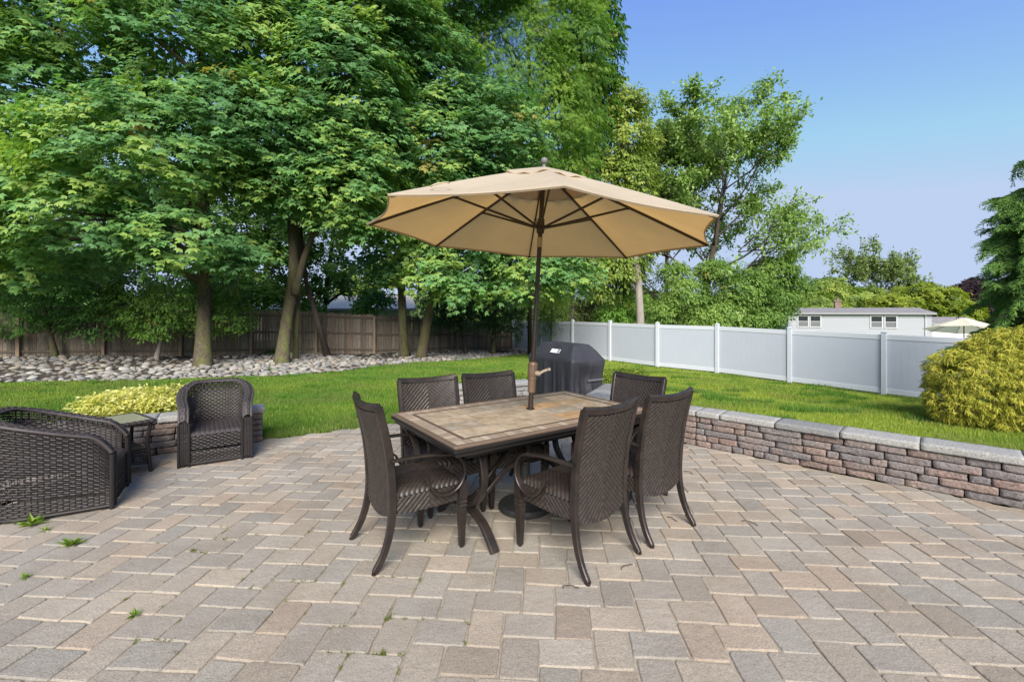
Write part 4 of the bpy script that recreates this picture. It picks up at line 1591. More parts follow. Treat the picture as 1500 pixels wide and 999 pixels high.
def sprays(lobes, n, per, size, R, kind, pal, droop=.35, seed=0, depth=.16, front=.45, squash=.75, tipmix=.1, inner=.2):
    """leaf clusters over a set of ellipsoidal lobes; returns arrays"""
    r = np.random.default_rng(seed)
    lobes = [(np.asarray(c, float), np.asarray(q, float)) for c, q in lobes]
    area = np.array([(q[0] * q[1] + q[0] * q[2] + q[1] * q[2]) for _, q in lobes])
    li = r.choice(len(lobes), n, p=area / area.sum())
    Cn = np.array([lobes[i][0] for i in li])
    Q = np.array([lobes[i][1] for i in li])
    d = nrm(r.standard_normal((n, 3)))
    # the far side is thinner
    back = d[:, 1] > .25
    keep = ~back | (r.random(n) < front)
    # shells, rounded off unevenly
    rad = 1 - np.abs(r.standard_normal(n)) * depth
    ii = r.random(n) < inner
    rad = np.where(ii, r.uniform(.25, .9, n), rad)
    rad = rad * (.82 + .36 * vnoise(Cn + d * Q, .55))
    c = Cn + d * Q * rad[:, None]
    # drop clusters deep inside another lobe
    deep = np.zeros(n, bool)
    for (lc, lq) in lobes:
        e = (((c - lc) / lq) ** 2).sum(1)
        deep |= e < .40
    keep &= ~deep | (r.random(n) < .25)
    c, d = c[keep], d[keep]
    m = len(c)
    o = nrm(d * (1, 1, .35) + r.standard_normal((m, 3)) * .35)
    o[:, 2] = o[:, 2] * .5 - .05
    o = nrm(o)
    t = nrm(np.cross(o, (0, 0, 1)))
    a = r.uniform(-.75, .8, (m, per))
    b = r.uniform(-1, 1, (m, per)) * (.9 - .35 * np.abs(a))
    P = c[:, None] + R * (a[..., None] * o[:, None] + squash * b[..., None] * t[:, None])
    P[..., 2] += -droop * R * ((a + .75) ** 2 * .45 + b ** 2 * .5) + r.standard_normal((m, per)) * R * .13
    D = o[:, None] * .55 + a[..., None] * o[:, None] * .35 + b[..., None] * t[:, None] * .8 + r.standard_normal((m, per, 3)) * .15
    D[..., 2] -= .35 + droop * .5
    N = np.array((0, 0, 1.0)) * .8 + o[:, None] * .75 + r.standard_normal((m, per, 3)) * .17
    pal = np.asarray(pal, float)
    tone = np.clip(vnoise(c, .9) * 1.3 - .15 + r.standard_normal(m) * .22, 0, .999)[:, None] + r.standard_normal((m, per)) * .16
    tone = np.clip(tone, 0, .999) * (len(pal) - 1)
    k = tone.astype(int)
    f = (tone - k)[..., None]
    col = pal[k] * (1 - f) + pal[np.minimum(k + 1, len(pal) - 1)] * f
    old = r.random(m) < .008                        # a few yellowed or seeding clusters
    col = np.where(old[:, None, None], np.array((.30, .27, .07)) * r.uniform(.7, 1.2, (m, per, 1)), col)
    S = size * r.uniform(.55, 1.22, (m, per))
    return P.reshape(-1, 3), D.reshape(-1, 3), N.reshape(-1, 3), S.ravel(), col.reshape(-1, 3)

def limb(mb, pts, r0, r1, n=9, wob=.05, seed=0):
    c = cr(pts, 7)
    rr = np.random.default_rng(seed)
    w_ = rr.standard_normal((len(c), 3)) * wob * np.linspace(.3, 1, len(c))[:, None] * r0
    c = c + w_
    sc = np.linspace(r0, r1, len(c)) / r0
    sweep(mb, c, circ(r0, n), up=(0, 1, 0), scale=sc)

def trunk_mesh(mb, base, pts, r0, r1, flare=1.35, seed=0):
    r0, r1 = r0 * .78, r1 * .8
    c = cr([base] + list(pts), 8)
    t = np.linspace(0, 1, len(c))
    sc = (r0 + (r1 - r0) * t) / r0
    h = c[:, 2] - c[0, 2]
    sc = sc * (1 + (flare - 1) * np.exp(-h / .28))
    c[0, 2] -= .15
    sweep(mb, c, circ(r0, 14), up=(0, 1, 0), scale=sc)

def tree(name, label, cat, base, trunks, lobes, leaves, bark='bark', group=None, limbs=True, leafmat='leaf', seed=0, twigs=0):
    """trunks = list of (offset base, points, r0, r1); everything in world coordinates, stored relative to the base"""
    base = np.asarray(base, float)
    t = thing(name, label, cat, base, 0, group)
    mb = MB()
    for (b, pts, r0, r1) in trunks:
        trunk_mesh(mb, np.asarray(b, float), [np.asarray(p, float) for p in pts], r0, r1, seed=seed)
    if limbs:
        rr = np.random.default_rng(seed + 50)
        for i, (c, q) in enumerate(lobes):
            c, q = np.asarray(c, float), np.asarray(q, float)
            # leave the nearest trunk below the lobe
            best = None
            for (b, pts, r0, r1) in trunks:
                path = cr([b] + list(pts), 8)
                for k, p in enumerate(path):
                    if p[2] < c[2] + .2:
                        cost = np.linalg.norm((p - c)[:2]) + abs(p[2] - (c[2] - q[2] * .9))
                        if best is None or cost < best[0]:
                            best = (cost, p, r0 + (r1 - r0) * k / len(path))
            if best is None:
                continue
            _, p, rad = best
            mid = (p + c) / 2 + np.array((0, 0, .18 * np.linalg.norm(c - p)))
            limb(mb, [p, mid, c + (0, 0, .1 * q[2])], rad * .5, rad * .12, 7, seed=seed + i)
            for _ in range(4):
                e = c + nrm(rr.standard_normal(3)) * q * .75
                limb(mb, [mid * .4 + c * .6, (mid * .2 + c * .3 + e * .5), e], rad * .16, rad * .03, 5, seed=seed + i)
    mb.V = [v - base for v in mb.V]
    mb.build('trunk', MAT[bark], t, smooth=True)
    P, D, N, S, col, kind = leaves
    o = link('crown', leaves_mesh('crown', P - base, D, N, S, col, kind), MAT[leafmat], t)
    return t

MAPLE = [(.085, .195, .07), (.115, .25, .095), (.145, .295, .10), (.19, .34, .095), (.28, .39, .09)]
DEEP = [(.06, .15, .035), (.09, .20, .045), (.12, .25, .055), (.16, .30, .065)]
LIME = [(.09, .20, .03), (.13, .26, .04), (.19, .32, .045), (.26, .37, .06)]
OLIVE = [(.14, .215, .04), (.20, .285, .055), (.27, .345, .07), (.34, .40, .095)]
FRESH = [(.075, .16, .035), (.11, .21, .05), (.15, .26, .06), (.21, .31, .085)]
YEW = [(.05, .13, .034), (.08, .19, .045), (.11, .24, .055), (.15, .28, .065)]

def L(px, py, Z, rx, ry, rz):
    return (at(px, py, Z), (rx, ry, rz))

def gpt(px, py):
    return ground(px, py)

# --- big maple on the left
b = gpt(297, 538)
lob = [L(30, 130, 13.6, 2.9, 2.4, 2.3), L(200, 215, 12.8, 2.9, 2.1, 1.8), L(290, 60, 14.2, 2.8, 2.6, 2.6), L(110, 318, 12.8, 3.0, 2.0, 1.25), L(-90, 240, 13, 2.6, 2.2, 2.3),
       L(265, 346, 13.2, 1.8, 1.6, .95), L(120, 40, 14, 2.6, 2.5, 2.4), L(330, 190, 13.8, 2.0, 1.9, 1.8), L(200, -90, 15, 4.0, 2.6, 2.6), L(-40, -20, 14.5, 3.0, 3, 2.6), L(20, 365, 13.3, 2.2, 1.7, 1.0), L(345, 370, 14.2, 1.1, 1.2, .6)]
tree('maple_tree', 'broad dense maple at the left with its thick mossy trunk behind the wicker armchair', 'tree', b,
     [(b, [at(299, 440, 15.3), at(298, 330, 15.4), at(300, 180, 15.3), at(290, 0, 15.2)], .30, .14)], lob,
     (*sprays(lob, 4300, 19, .19, .52, 'maple', MAPLE, seed=1), 'maple'), seed=1, group='maples along the wooden fence')
# --- double-stemmed maple left of the umbrella
b = gpt(412, 534)
b2, b3 = gpt(433, 528), gpt(480, 523)
lob = [L(425, 215, 14.6, 2.1, 1.9, 2.0), L(505, 120, 15.2, 2.4, 2.2, 2.4), L(400, 60, 15.4, 2.3, 2.2, 2.4), L(495, 268, 14.6, 1.7, 1.5, 1.2), L(540, 225, 15.6, 1.7, 1.8, 1.7), L(450, -60, 16, 3.6, 2.4, 2.6), L(390, 262, 14.4, 1.2, 1.2, .9), L(555, 30, 16, 2.3, 2.2, 2.2), L(530, 320, 15.0, 1.0, 1.0, .7)]
tree('maple_tree', 'maple with a leaning mossy trunk that forks low, beside two thin leaning stems', 'tree', b,
     [(b, [at(420, 470, 15.9), at(430, 400, 15.9), at(428, 330, 15.8), at(423, 240, 15.6), at(425, 100, 15.6), at(440, -50, 15.8)], .27, .12),
      (at(432, 425, 15.9), [at(445, 380, 15.8), at(462, 330, 15.7), at(478, 260, 15.6), at(500, 150, 15.6)], .16, .07),
      (b2, [at(434, 470, 16.5), at(438, 420, 16.6), at(436, 300, 16.6)], .13, .08)], lob,
     (*sprays(lob, 3700, 18, .195, .52, 'maple', MAPLE, seed=2), 'maple'), seed=2, group='maples along the wooden fence')
lt = thing('leaning_trunk', 'thin dark tree trunk leaning left, right of the forked maple', 'tree', b3)
mb = MB()
trunk_mesh(mb, np.asarray(b3, float), [at(468, 480, 17.4), at(456, 440, 17.3), at(448, 410, 17.2), at(440, 330, 17)], .16, .07)
mb.V = [v - np.asarray(b3, float) for v in mb.V]
mb.build('trunk', MAT['darkbark'], lt, smooth=True)
# --- maple behind, darker, in the gap
b = gpt(592, 523)
b2 = gpt(617, 525)
lob = [L(640, 215, 17.4, 2.4, 2.2, 2.4), L(600, 325, 17.2, 1.6, 1.5, 1.25), L(640, 395, 16.6, 1.25, 1.1, .75), L(600, 90, 17.8, 2.6, 2.4, 2.6), L(700, 330, 17.6, 2.0, 1.8, 1.4), L(720, 200, 18, 2.2, 2, 2.2), L(650, -60, 18.5, 3.8, 2.5, 2.8), L(560, 390, 17.6, .9, .9, .7), L(670, 420, 16.8, 1.0, .9, .55), L(760, 400, 18, 1.7, 1.5, 1.0), L(830, 390, 18.6, 1.3, 1.3, .9)]
tree('maple_tree', 'maple with one dark upright and one pale leaning trunk, left behind the umbrella', 'tree', b,
     [(b, [at(590, 470, 19), at(588, 400, 19), at(590, 300, 18.6), at(600, 120, 18.4)], .26, .13),
      (b2, [at(626, 470, 18.6), at(634, 420, 18.5), at(640, 340, 18.3), at(652, 200, 18), at(660, 40, 18)], .27, .12)], lob,
     (*sprays(lob, 3600, 17, .205, .54, 'maple', MAPLE, seed=3), 'maple'), seed=3, group='maples along the wooden fence')
# --- light feathery tree, tall, above the umbrella
b = gpt(776, 520)
lob = [L(745, 85, 20.2, 2.6, 2.2, 3.2), L(800, 170, 20.4, 2.2, 2.0, 2.4), L(690, 20, 20, 2.4, 2.2, 2.6), L(700, 190, 19.6, 1.8, 1.6, 1.8), L(850, 70, 21, 1.4, 1.5, 2.3), L(780, -60, 21, 3.0, 2.2, 2.4), L(842, 225, 21, 1.1, 1.2, 1.9), L(770, 250, 20.4, 1.6, 1.5, 1.2), L(812, 405, 21.5, .9, .9, 1.4), L(826, 20, 21, 1.7, 1.5, 2)]
tree('locust_tree', 'tall light green tree with feathery drooping sprays above the umbrella', 'tree', b,
     [(b, [at(776, 460, 21), at(778, 380, 21), at(780, 250, 21), at(775, 100, 20.8), at(770, -60, 20.8)], .14, .09)], lob,
     (*sprays(lob, 6400, 14, .21, .46, 'feather', [(.08, .18, .028), (.12, .24, .034), (.18, .31, .042), (.27, .38, .06)], droop=.4, inner=.35, seed=4), 'feather'), bark='darkbark', seed=4)
# --- darker leafy right-hand edge of the mass
b = at(838, 512, 24.5)
b[2] = float(tz(b[0], b[1]))
lob = [L(868, 60, 23.5, 1.3, 1.5, 2.6), L(862, 150, 23.5, 1.3, 1.4, 2.2), L(830, 120, 24, 1.6, 1.6, 3), L(845, 260, 24, 1.2, 1.4, 2.2), L(850, -60, 24, 2.2, 2, 3), L(882, 40, 23.6, .8, .9, 1.2), L(882, 100, 23.6, .75, .8, .6), L(840, 380, 24.4, 1.2, 1.2, 1.2)]
tree('linden_tree', 'dark green tall tree whose clumped edge meets the blue sky above the umbrella', 'tree', b,
     [(b, [at(838, 400, 24.5), at(842, 250, 24.4), at(850, 60, 24.2), at(850, -80, 24.2)], .2, .08)], lob,
     (*sprays(lob, 1900, 16, .28, .55, 'oval', [(.045, .12, .022), (.065, .16, .03), (.09, .21, .038), (.14, .27, .05)], droop=.6, seed=5), 'oval'), bark='darkbark', seed=5)
# --- yellow-green tree behind the white fence with the pale trunk
b = at(938, 500, 23.4)
b[2] = float(tz(b[0], b[1]))
lob = [L(905, 200, 24.5, 1.5, 1.6, 2.0), L(893, 150, 24.6, 1.1, 1.2, 1.5), L(922, 150, 24.6, .9, 1, .8), L(880, 290, 24.5, 1.7, 1.8, 2.2), L(925, 260, 24.3, 1.3, 1.4, 1.6), L(915, 380, 24.4, 1.3, 1.3, 1.3), L(945, 330, 24.2, 1.2, 1.3, 1.2), L(885, 400, 24.8, 1.2, 1.2, 1.3), L(948, 205, 24.6, .6, .7, .5)]
tree('cottonwood_tree', 'yellow green tree with pale grey bare trunk rising behind the white fence', 'tree', b,
     [(b, [at(938, 470, 23.4), at(934, 400, 23.5), at(926, 330, 23.7), at(915, 250, 24), at(905, 160, 24.3)], .30, .08)], lob,
     (*sprays(lob, 2400, 15, .24, .5, 'oval', OLIVE, droop=.5, seed=6, inner=.3), 'oval'), bark='greybark', seed=6)

# --- thin airy tree built from a branching skeleton
def airy_tree(name, label, base, top, spread, levels, leafsize, per, pal, seed, bark, r0, lean=(0, 0), bare=3, start=.35, group=None, ups=.75):
    R_ = np.random.default_rng(seed)
    base = np.asarray(base, float)
    t = thing(name, label, 'tree', base, 0, group)
    mb = MB()
    tips = []
    H = top - base[2]
    trunk = cr([base, base + (lean[0] * .3, lean[1] * .3, H * .35), base + (lean[0] * .7, lean[1] * .7, H * .7), base + (lean[0], lean[1], H)], 8)
    sweep(mb, trunk, circ(r0, 10), up=(0, 1, 0), scale=np.linspace(1, .08, len(trunk)))
    def grow(p, d, l, r, lev):
        q = p + d * l * .5 + R_.standard_normal(3) * l * .05
        e = p + d * l + R_.standard_normal(3) * l * .06
        e[2] += l * .06
        sweep(mb, cr([p, q, e], 4), circ(r, 5 if lev else 6), up=(0, 1, 0), scale=np.linspace(1, .4, 9))
        if lev >= 1:
            tips.extend([(q, d), (e, d), ((q + e) / 2, d)])
        if lev < levels:
            for _ in range(R_.integers(3, 5)):
                s = R_.uniform(.3, 1.0)
                pp = p + (e - p) * s
                dd = nrm(d + R_.standard_normal(3) * .62 + (0, 0, .22))
                grow(pp, dd, l * R_.uniform(.45, .65), r * .5, lev + 1)
    for i, f in enumerate(np.linspace(start, .97, 17)):
        k = int(f * (len(trunk) - 1))
        a = i * 2.4 + R_.uniform(-.4, .4)
        prof = math.sin(min(1, (1 - f) * 1.6 + .28) * math.pi / 2)
        d = nrm(np.array((math.cos(a), math.sin(a) * .8, ups + .5 * f)))
        grow(trunk[k], d, spread * prof * R_.uniform(.8, 1.15), r0 * .34 * (1 - f * .6), 0)
    for i in range(bare):                       # dead bare leaders at the top
        d = nrm(np.array((R_.uniform(-.3, .3), 0, 1)))
        p = trunk[-2 - i]
        sweep(mb, cr([p, p + d * .5 + (.05, 0, 0), p + d * R_.uniform(1.6, 2.4)], 4), circ(.03, 5), up=(0, 1, 0), scale=np.linspace(1, .2, 9))
    mb.V = [v - base for v in mb.V]
    mb.build('trunk', MAT[bark], t, smooth=True)
    T = np.array([q[0] for q in tips])
    Dd = np.array([q[1] for q in tips])
    m = len(T)
    P = T[:, None] + R_.standard_normal((m, per, 3)) * (.17, .17, .13)
    D = Dd[:, None] * .5 + R_.standard_normal((m, per, 3)) * .6 - (0, 0, .35)
    N = np.array((0, -.3, .9)) + R_.standard_normal((m, per, 3)) * .45
    pal = np.asarray(pal)
    col = pal[R_.integers(0, len(pal), (m, per))] * R_.uniform(.8, 1.2, (m, per, 1))
    link('crown', leaves_mesh('crown', P.reshape(-1, 3) - base, D.reshape(-1, 3), N.reshape(-1, 3), leafsize * R_.uniform(.7, 1.25, m * per), col.reshape(-1, 3), 'oval'), MAT['leaf'], t)
    return t

b = at(1022, 470, 27)
b[2] = float(tz(b[0], b[1]))
airy_tree('poplar_tree', 'tall thin-leaved tree with dead bare twigs at its top, beyond the white fence', b, at(1075, 225, 27)[2], 4.4, 3, .23, 11, [(.14, .25, .06), (.19, .31, .075), (.25, .37, .10), (.32, .42, .13)], 21, 'darkbark', .28, lean=(1.9, 0), bare=5, start=.14, ups=.5)
b = at(975, 470, 29)
b[2] = float(tz(b[0], b[1]))
airy_tree('poplar_tree', 'slender airy tree between the pale trunk and the tall thin-leaved tree', b, at(972, 205, 29)[2], 2.4, 3, .25, 8, [(.12, .2, .05), (.17, .26, .065), (.22, .31, .09)], 22, 'darkbark', .18, lean=(.2, 0), bare=2, start=.4)
b = at(1285, 470, 60)
b[2] = -1.4
airy_tree('airy_tree', 'thin rounded tree whose open crown stands behind the white house roof', b, at(1290, 402, 60)[2], 4.6, 3, .40, 3, [(.14, .2, .06), (.19, .26, .08), (.24, .3, .1)], 23, 'darkbark', .25, bare=0, start=.45, ups=.5)

def simple_tree(name, label, px, Z, lobes, n, per, size, R, kind, pal, seed, cat='tree', bark='darkbark', r0=.15, group=None, droop=.4, leafmat='leaf', inner=.2, trunk=True):
    b = at(px, HOR, Z)
    b[2] = float(tz(b[0], b[1]))
    top = max(c[2] for c, q in lobes)
    c0 = np.mean([c for c, q in lobes], 0)
    pts = [b * .5 + np.array((c0[0], c0[1], b[2])) * .5 + (0, 0, (top - b[2]) * .5), np.array((c0[0], c0[1], top))]
    return tree(name, label, cat, b, [(b, pts, r0, r0 * .35)], lobes, (*sprays(lobes, n, per, size, R, kind, pal, seed=seed, droop=droop, inner=inner), kind), bark=bark, seed=seed, group=group, leafmat=leafmat)

# the dense bushes in front of the airy trees
simple_tree('leafy_tree', 'dense mid green low tree just beyond the white fence, left of the white house', 1080, 24,
            [L(1085, 425, 24, 1.5, 1.4, 1.1), L(1005, 435, 24, 1.4, 1.3, 1.1), L(1136, 440, 24.4, 1.2, 1.1, .8), L(1130, 395, 24.8, 1.2, 1.2, .8), L(1050, 462, 23.6, 2.0, 1.4, .8), L(1105, 465, 23.8, 1.4, 1.2, .65), L(985, 400, 24.8, .9, 1, .8), L(1045, 395, 24.8, 1.0, 1.1, .7), L(1165, 415, 25, .8, .9, .5), L(970, 455, 24, .9, .9, .7)],
            3200, 15, .17, .42, 'oval', [(.09, .17, .035), (.13, .23, .045), (.18, .29, .06), (.25, .36, .085)], 31, r0=.16)
simple_tree('green_shrub', 'bright green shrub behind the white fence, left of the pale grey trunk', 905, 25.2, [L(900, 462, 25.2, 1.1, 1, .8), L(925, 440, 25.6, 1.0, 1, 1.0)], 380, 14, .17, .4, 'oval', LIME, 32, cat='shrub', r0=.06)
simple_tree('russet_shrub', 'reddish brown leafed shrub behind the white fence corner', 852, 27, [L(858, 448, 27, .85, .8, 1.1), L(845, 462, 27, .9, .8, .7), L(872, 455, 27.2, .6, .6, .8)], 330, 13, .15, .36, 'oval', [(.10, .075, .04), (.15, .085, .05), (.2, .12, .07), (.13, .14, .05), (.12, .16, .05)], 33, cat='shrub', r0=.06)
simple_tree('hanging_willow', 'pale green shrub with hanging sprays over the fence corner by the umbrella pole', 806, 24, [L(806, 425, 24, .8, .8, 1.5), L(796, 460, 23.8, .55, .5, 1.0), L(826, 440, 24.4, .6, .6, 1.2)], 380, 14, .17, .45, 'narrow', [(.08, .14, .03), (.12, .19, .04), (.17, .24, .06)], 34, cat='shrub', r0=.07, droop=1.4)
# dark yews and cedars along the wooden fence
yw = 'dark clipped evergreens along the wooden fence'
simple_tree('yew_shrub', 'wide dark yew on a short trunk at the left end of the stone bed', 82, 15.8, [L(90, 425, 15.6, 1.9, 1.3, 1.1), L(20, 455, 15.6, 1.6, 1.2, .85), L(140, 455, 15.6, 1.2, 1.1, .9), L(-60, 430, 15.6, 1.6, 1.3, 1.3), L(60, 390, 16, 1.8, 1.2, .8)], 1500, 16, .12, .3, 'oval', YEW, 35, cat='shrub', r0=.12, bark='bark', group=yw, droop=.3)
simple_tree('yew_shrub', 'dark yew with tiered foliage just left of the thick mossy maple trunk', 228, 15.8, [L(215, 440, 15.6, 1.3, 1.1, .95), L(270, 440, 15.8, 1.3, 1.1, 1.0), L(330, 465, 16.2, 1.1, 1, .6), L(235, 480, 15.5, .9, .8, .4), L(190, 410, 15.9, 1.2, 1, .7), L(320, 430, 16.4, 1.2, 1, .9)], 1400, 16, .12, .3, 'oval', [(.06, .14, .03), (.10, .20, .04), (.14, .26, .05), (.18, .31, .06)], 36, cat='shrub', r0=.1, bark='greybark', group=yw, droop=.3)
simple_tree('dark_cedar', 'dark bluish evergreen on a crooked leaning trunk, left of the umbrella pole', 722, 22.5, [L(720, 440, 22.4, 1.3, 1.1, 1.1), L(755, 430, 22.6, .9, 1, 1.1), L(690, 425, 22.2, 1.2, 1, 1.0), L(740, 470, 22.3, 1.0, .8, .55)], 800, 15, .14, .36, 'oval', [(.03, .075, .03), (.045, .105, .038), (.06, .135, .045)], 37, cat='tree', r0=.15, bark='bark', group=yw, droop=.5)
simple_tree('dark_cedar', 'dark bluish evergreen on a thin upright trunk, right of the pale leaning maple trunk', 683, 21.5, [L(668, 430, 21.4, 1.0, 1, 1.1), L(640, 455, 21.5, .9, .9, .8), L(690, 465, 21.3, 1.0, .8, .6)], 520, 15, .14, .36, 'oval', [(.03, .075, .03), (.045, .105, .038), (.06, .135, .045)], 38, cat='tree', r0=.11, bark='darkbark', group=yw, droop=.5)
# trees far beyond the wooden fence, seen through the gaps
far = 'trees beyond the wooden fence'
FARL = [
    (-40, 32, 'tall background tree at the far left edge beyond the wooden fence', [L(-60, 250, 30, 4.5, 3, 5), L(20, 400, 30, 4, 3, 3)], DEEP),
    (200, 27, 'dark background tree behind the yews on the left', [L(120, 330, 26, 4, 3, 3.4), L(220, 260, 26, 4, 3, 4), L(60, 410, 25, 3.5, 2.5, 2)], DEEP),
    (360, 28, 'dark background tree between the thick maple trunk and the forked maple', [L(350, 300, 27, 3.5, 3, 4), L(340, 420, 26.5, 2.2, 2, 1.3), L(430, 340, 27, 2, 2, 2), L(395, 425, 27, 1.6, 1.5, 1.2)], DEEP),
    (470, 28, 'background tree right of the forked maple, over the neighbouring roof', [L(480, 395, 27, 1.7, 1.6, 1.4), L(520, 330, 27.5, 1.6, 1.6, 1.2), L(455, 440, 26.5, 1.3, 1.2, .8), L(560, 250, 28, 3, 2.5, 3), L(470, 200, 28, 3.5, 3, 4), L(545, 438, 26.5, 1.0, .9, .7)], DEEP),
    (640, 31, 'background tree behind the two cedars', [L(640, 330, 29, 3, 2.5, 3.6), L(700, 380, 29, 3, 2.5, 3), L(760, 330, 29, 3, 2.5, 4), L(720, 220, 29, 4, 3, 4)], DEEP),
    (545, 52, 'yellowish far tree glimpsed above the neighbouring roof', [L(515, 415, 50, 1.6, 1.6, 1.6), L(570, 400, 52, 2.6, 2, 1.6)], OLIVE),
]
for i, (px, Z, lab, lob, pal) in enumerate(FARL):
    simple_tree('background_tree', lab, px, Z, lob, 1000 if i < 5 else 250, 12, .34 if i < 5 else .5, .8, 'clump', pal, 60 + i, group=far, r0=.2)
FARR = [
    ('background_tree', 1345, 52, 'broad yellow green tree behind the white house', [L(1345, 440, 52, 4.4, 3, 1.9), L(1310, 450, 51, 3.5, 2.5, 1.4), L(1395, 455, 51, 2.8, 2.2, 1.2), L(1370, 435, 53, 2.5, 2, 1.2)], [(.11, .17, .015), (.17, .23, .02), (.24, .30, .03), (.30, .34, .05)]),
    ('background_tree', 1225, 56, 'soft green far trees left behind the house chimney', [L(1215, 425, 56, 2.6, 2, 1.8), L(1250, 445, 55, 3.2, 2.4, 1.4), L(1190, 445, 54, 2.6, 2, 1.4), L(1275, 440, 57, 2.5, 2, 1.6), L(1205, 455, 53, 3, 2, 1)], OLIVE),
    ('purple_tree', 1420, 58, 'dark purple leaved tree at the right behind the cream umbrella', [L(1425, 430, 58, 2.4, 2, 2.1), L(1385, 435, 58, 2.0, 1.8, 1.3), L(1445, 450, 57, 2.2, 2, 2.0), L(1400, 455, 57, 2.2, 1.8, 1.4)], [(.03, .018, .024), (.045, .026, .032), (.06, .035, .04)]),
]
for i, (nm, px, Z, lab, lob, pal) in enumerate(FARR):
    simple_tree(nm, lab, px, Z, lob, 800, 12, .42, .8, 'clump', pal, 80 + i, group='trees behind the white house', r0=.2)

# far-off wood closing the horizon
def treeline():
    R_ = np.random.default_rng(91)
    P, K = [], []
    for i in range(150):
        a = math.radians(-62 + 124 * (i + R_.random()) / 150)
        d = R_.uniform(95, 150)
        c = np.array((math.sin(a) * d, math.cos(a) * d, -1.5))
        hh, ww = R_.uniform(4.5, 8.5), R_.uniform(3, 6)
        n = 260
        q = nrm(R_.standard_normal((n, 3))) * (ww, ww, hh) * R_.uniform(.6, 1.05, (n, 1))
        q[:, 2] = np.abs(q[:, 2])
        P.append(c + q)
        k = R_.random()
        K.append(np.tile(np.array((.06, .11, .035)) * (1 - k) + np.array((.14, .19, .05)) * k, (n, 1)) * R_.uniform(.75, 1.25, (n, 1)))
    P, K = np.concatenate(P), np.concatenate(K)
    n = len(P)
    D = R_.standard_normal((n, 3)) - (0, 0, .4)
    N = R_.standard_normal((n, 3)) * .5 + (0, -.4, .8)
    o = link('far_woodland', leaves_mesh('far_woodland', P, D, N, 1.6 * R_.uniform(.7, 1.2, n), K, 'clump'), MAT['leaf'])
    o['kind'] = 'stuff'
    o['label'] = 'far-off belt of trees along the horizon'
treeline()

# --- spruce at the right edge: drooping whorls of needle fingers
def build_spruce():
    R_ = np.random.default_rng(41)
    c = at(1524, HOR, 9.0)
    c[2] = float(tz(c[0], c[1]))
    t = thing('spruce_tree', 'drooping blue green spruce at the right picture edge behind the golden shrub', 'tree', c)
    top = at(1500, 222, 9.0)[2]
    H = top - c[2]
    mb = MB()
    ld = cr([(0, 0, -.1), (0, 0, H * .5), (-.05, 0, H * .86), (-.17, 0, H * .93), (-.10, 0, H)], 8)
    sweep(mb, ld, circ(.10, 9), up=(0, 1, 0), scale=np.linspace(1, .12, len(ld)))
    P, D, N, S, K = [], [], [], [], []
    def finger(p, d, l):
        """one shoot: a slender brush of needles"""
        n = int(l / .009)
        s = np.linspace(0, 1, n)
        bend = np.array((0, 0, -1.0)) * (s ** 1.6)[:, None] * l * .35
        q = p + d * (s * l)[:, None] + bend
        ax = nrm(d + np.array((0, 0, -.3)))
        a = R_.uniform(0, 6.283, n)
        x = nrm(np.cross(ax, (0, 0.02, 1)))
        y = np.cross(ax, x)
        rad = x[None] * np.cos(a)[:, None] + y[None] * np.sin(a)[:, None]
        P.append(q)
        D.append(rad * .75 + ax * .8)
        N.append(np.cross(rad, ax) + R_.standard_normal((n, 3)) * .2)
        S.append(R_.uniform(.035, .055, n) * (1.1 - .4 * s))
        k = R_.random()
        base = np.array((.055, .12, .03)) * (1 - k) + np.array((.13, .23, .05)) * k
        tip = np.array((.12, .21, .05))
        K.append(base + (tip - base) * (np.clip(s - .55, 0, 1) * 1.3 * R_.uniform(.2, 1))[:, None])
    for z in np.concatenate([np.sort(R_.uniform(.3, H * .80, 74)), np.linspace(H * .82, H * .97, 5)]):
        f = z / H
        rmax = (1.5 * (1 - f) ** .7 + .12) if f < .8 else .42 * (1.1 - f) / .3 + .25
        for _ in range(5 if f < .8 else 6):
            a = R_.uniform(0, 6.283)
            if math.sin(a) > .45 and R_.random() < .5:
                continue
            l = rmax * R_.uniform(.7, 1.15)
            d = np.array((math.cos(a), math.sin(a), .18 + .25 * f))
            x0 = np.interp(z, ld[:, 2], ld[:, 0])
            e = [np.array((x0, 0, z)) + d * (l * q) - np.array((0, 0, 1)) * (l * R_.uniform(.3, .75) * q ** 2) for q in (0, .35, .7, 1)]
            br = cr(e, 6)
            sweep(mb, br, circ(.02, 5), up=(0, 0, 1), scale=np.linspace(1, .25, len(br)) * (.5 + .6 * (1 - f)))
            T = nrm(np.gradient(br, axis=0))
            m = max(6, int(l / .042))
            for q in np.linspace(.12, 1, m):
                k = int(q * (len(br) - 1))
                sd_ = nrm(np.cross(T[k], (0, 0, 1)))
                for s in (-1, 1):
                    dd = nrm(T[k] * .75 + sd_ * s * R_.uniform(.4, .9) - np.array((0, 0, R_.uniform(.1, .7))))
                    finger(br[k], dd, R_.uniform(.13, .26) * (1.1 - .3 * q))
            finger(br[-1], T[-1], .22)
    for q in range(6):
        finger(ld[-1 - q] * 1.0, nrm(np.array((R_.uniform(-.6, .6), R_.uniform(-.4, .4), 1))), .2)
    mb.build('trunk', MAT['darkbark'], t, smooth=True)
    P, D, N, S, K = map(np.concatenate, (P, D, N, S, K))
    link('crown', leaves_mesh('crown', P, D, N, S * 1.9, K * 1.5, 'narrow'), MAT['needle'], t)
build_spruce()

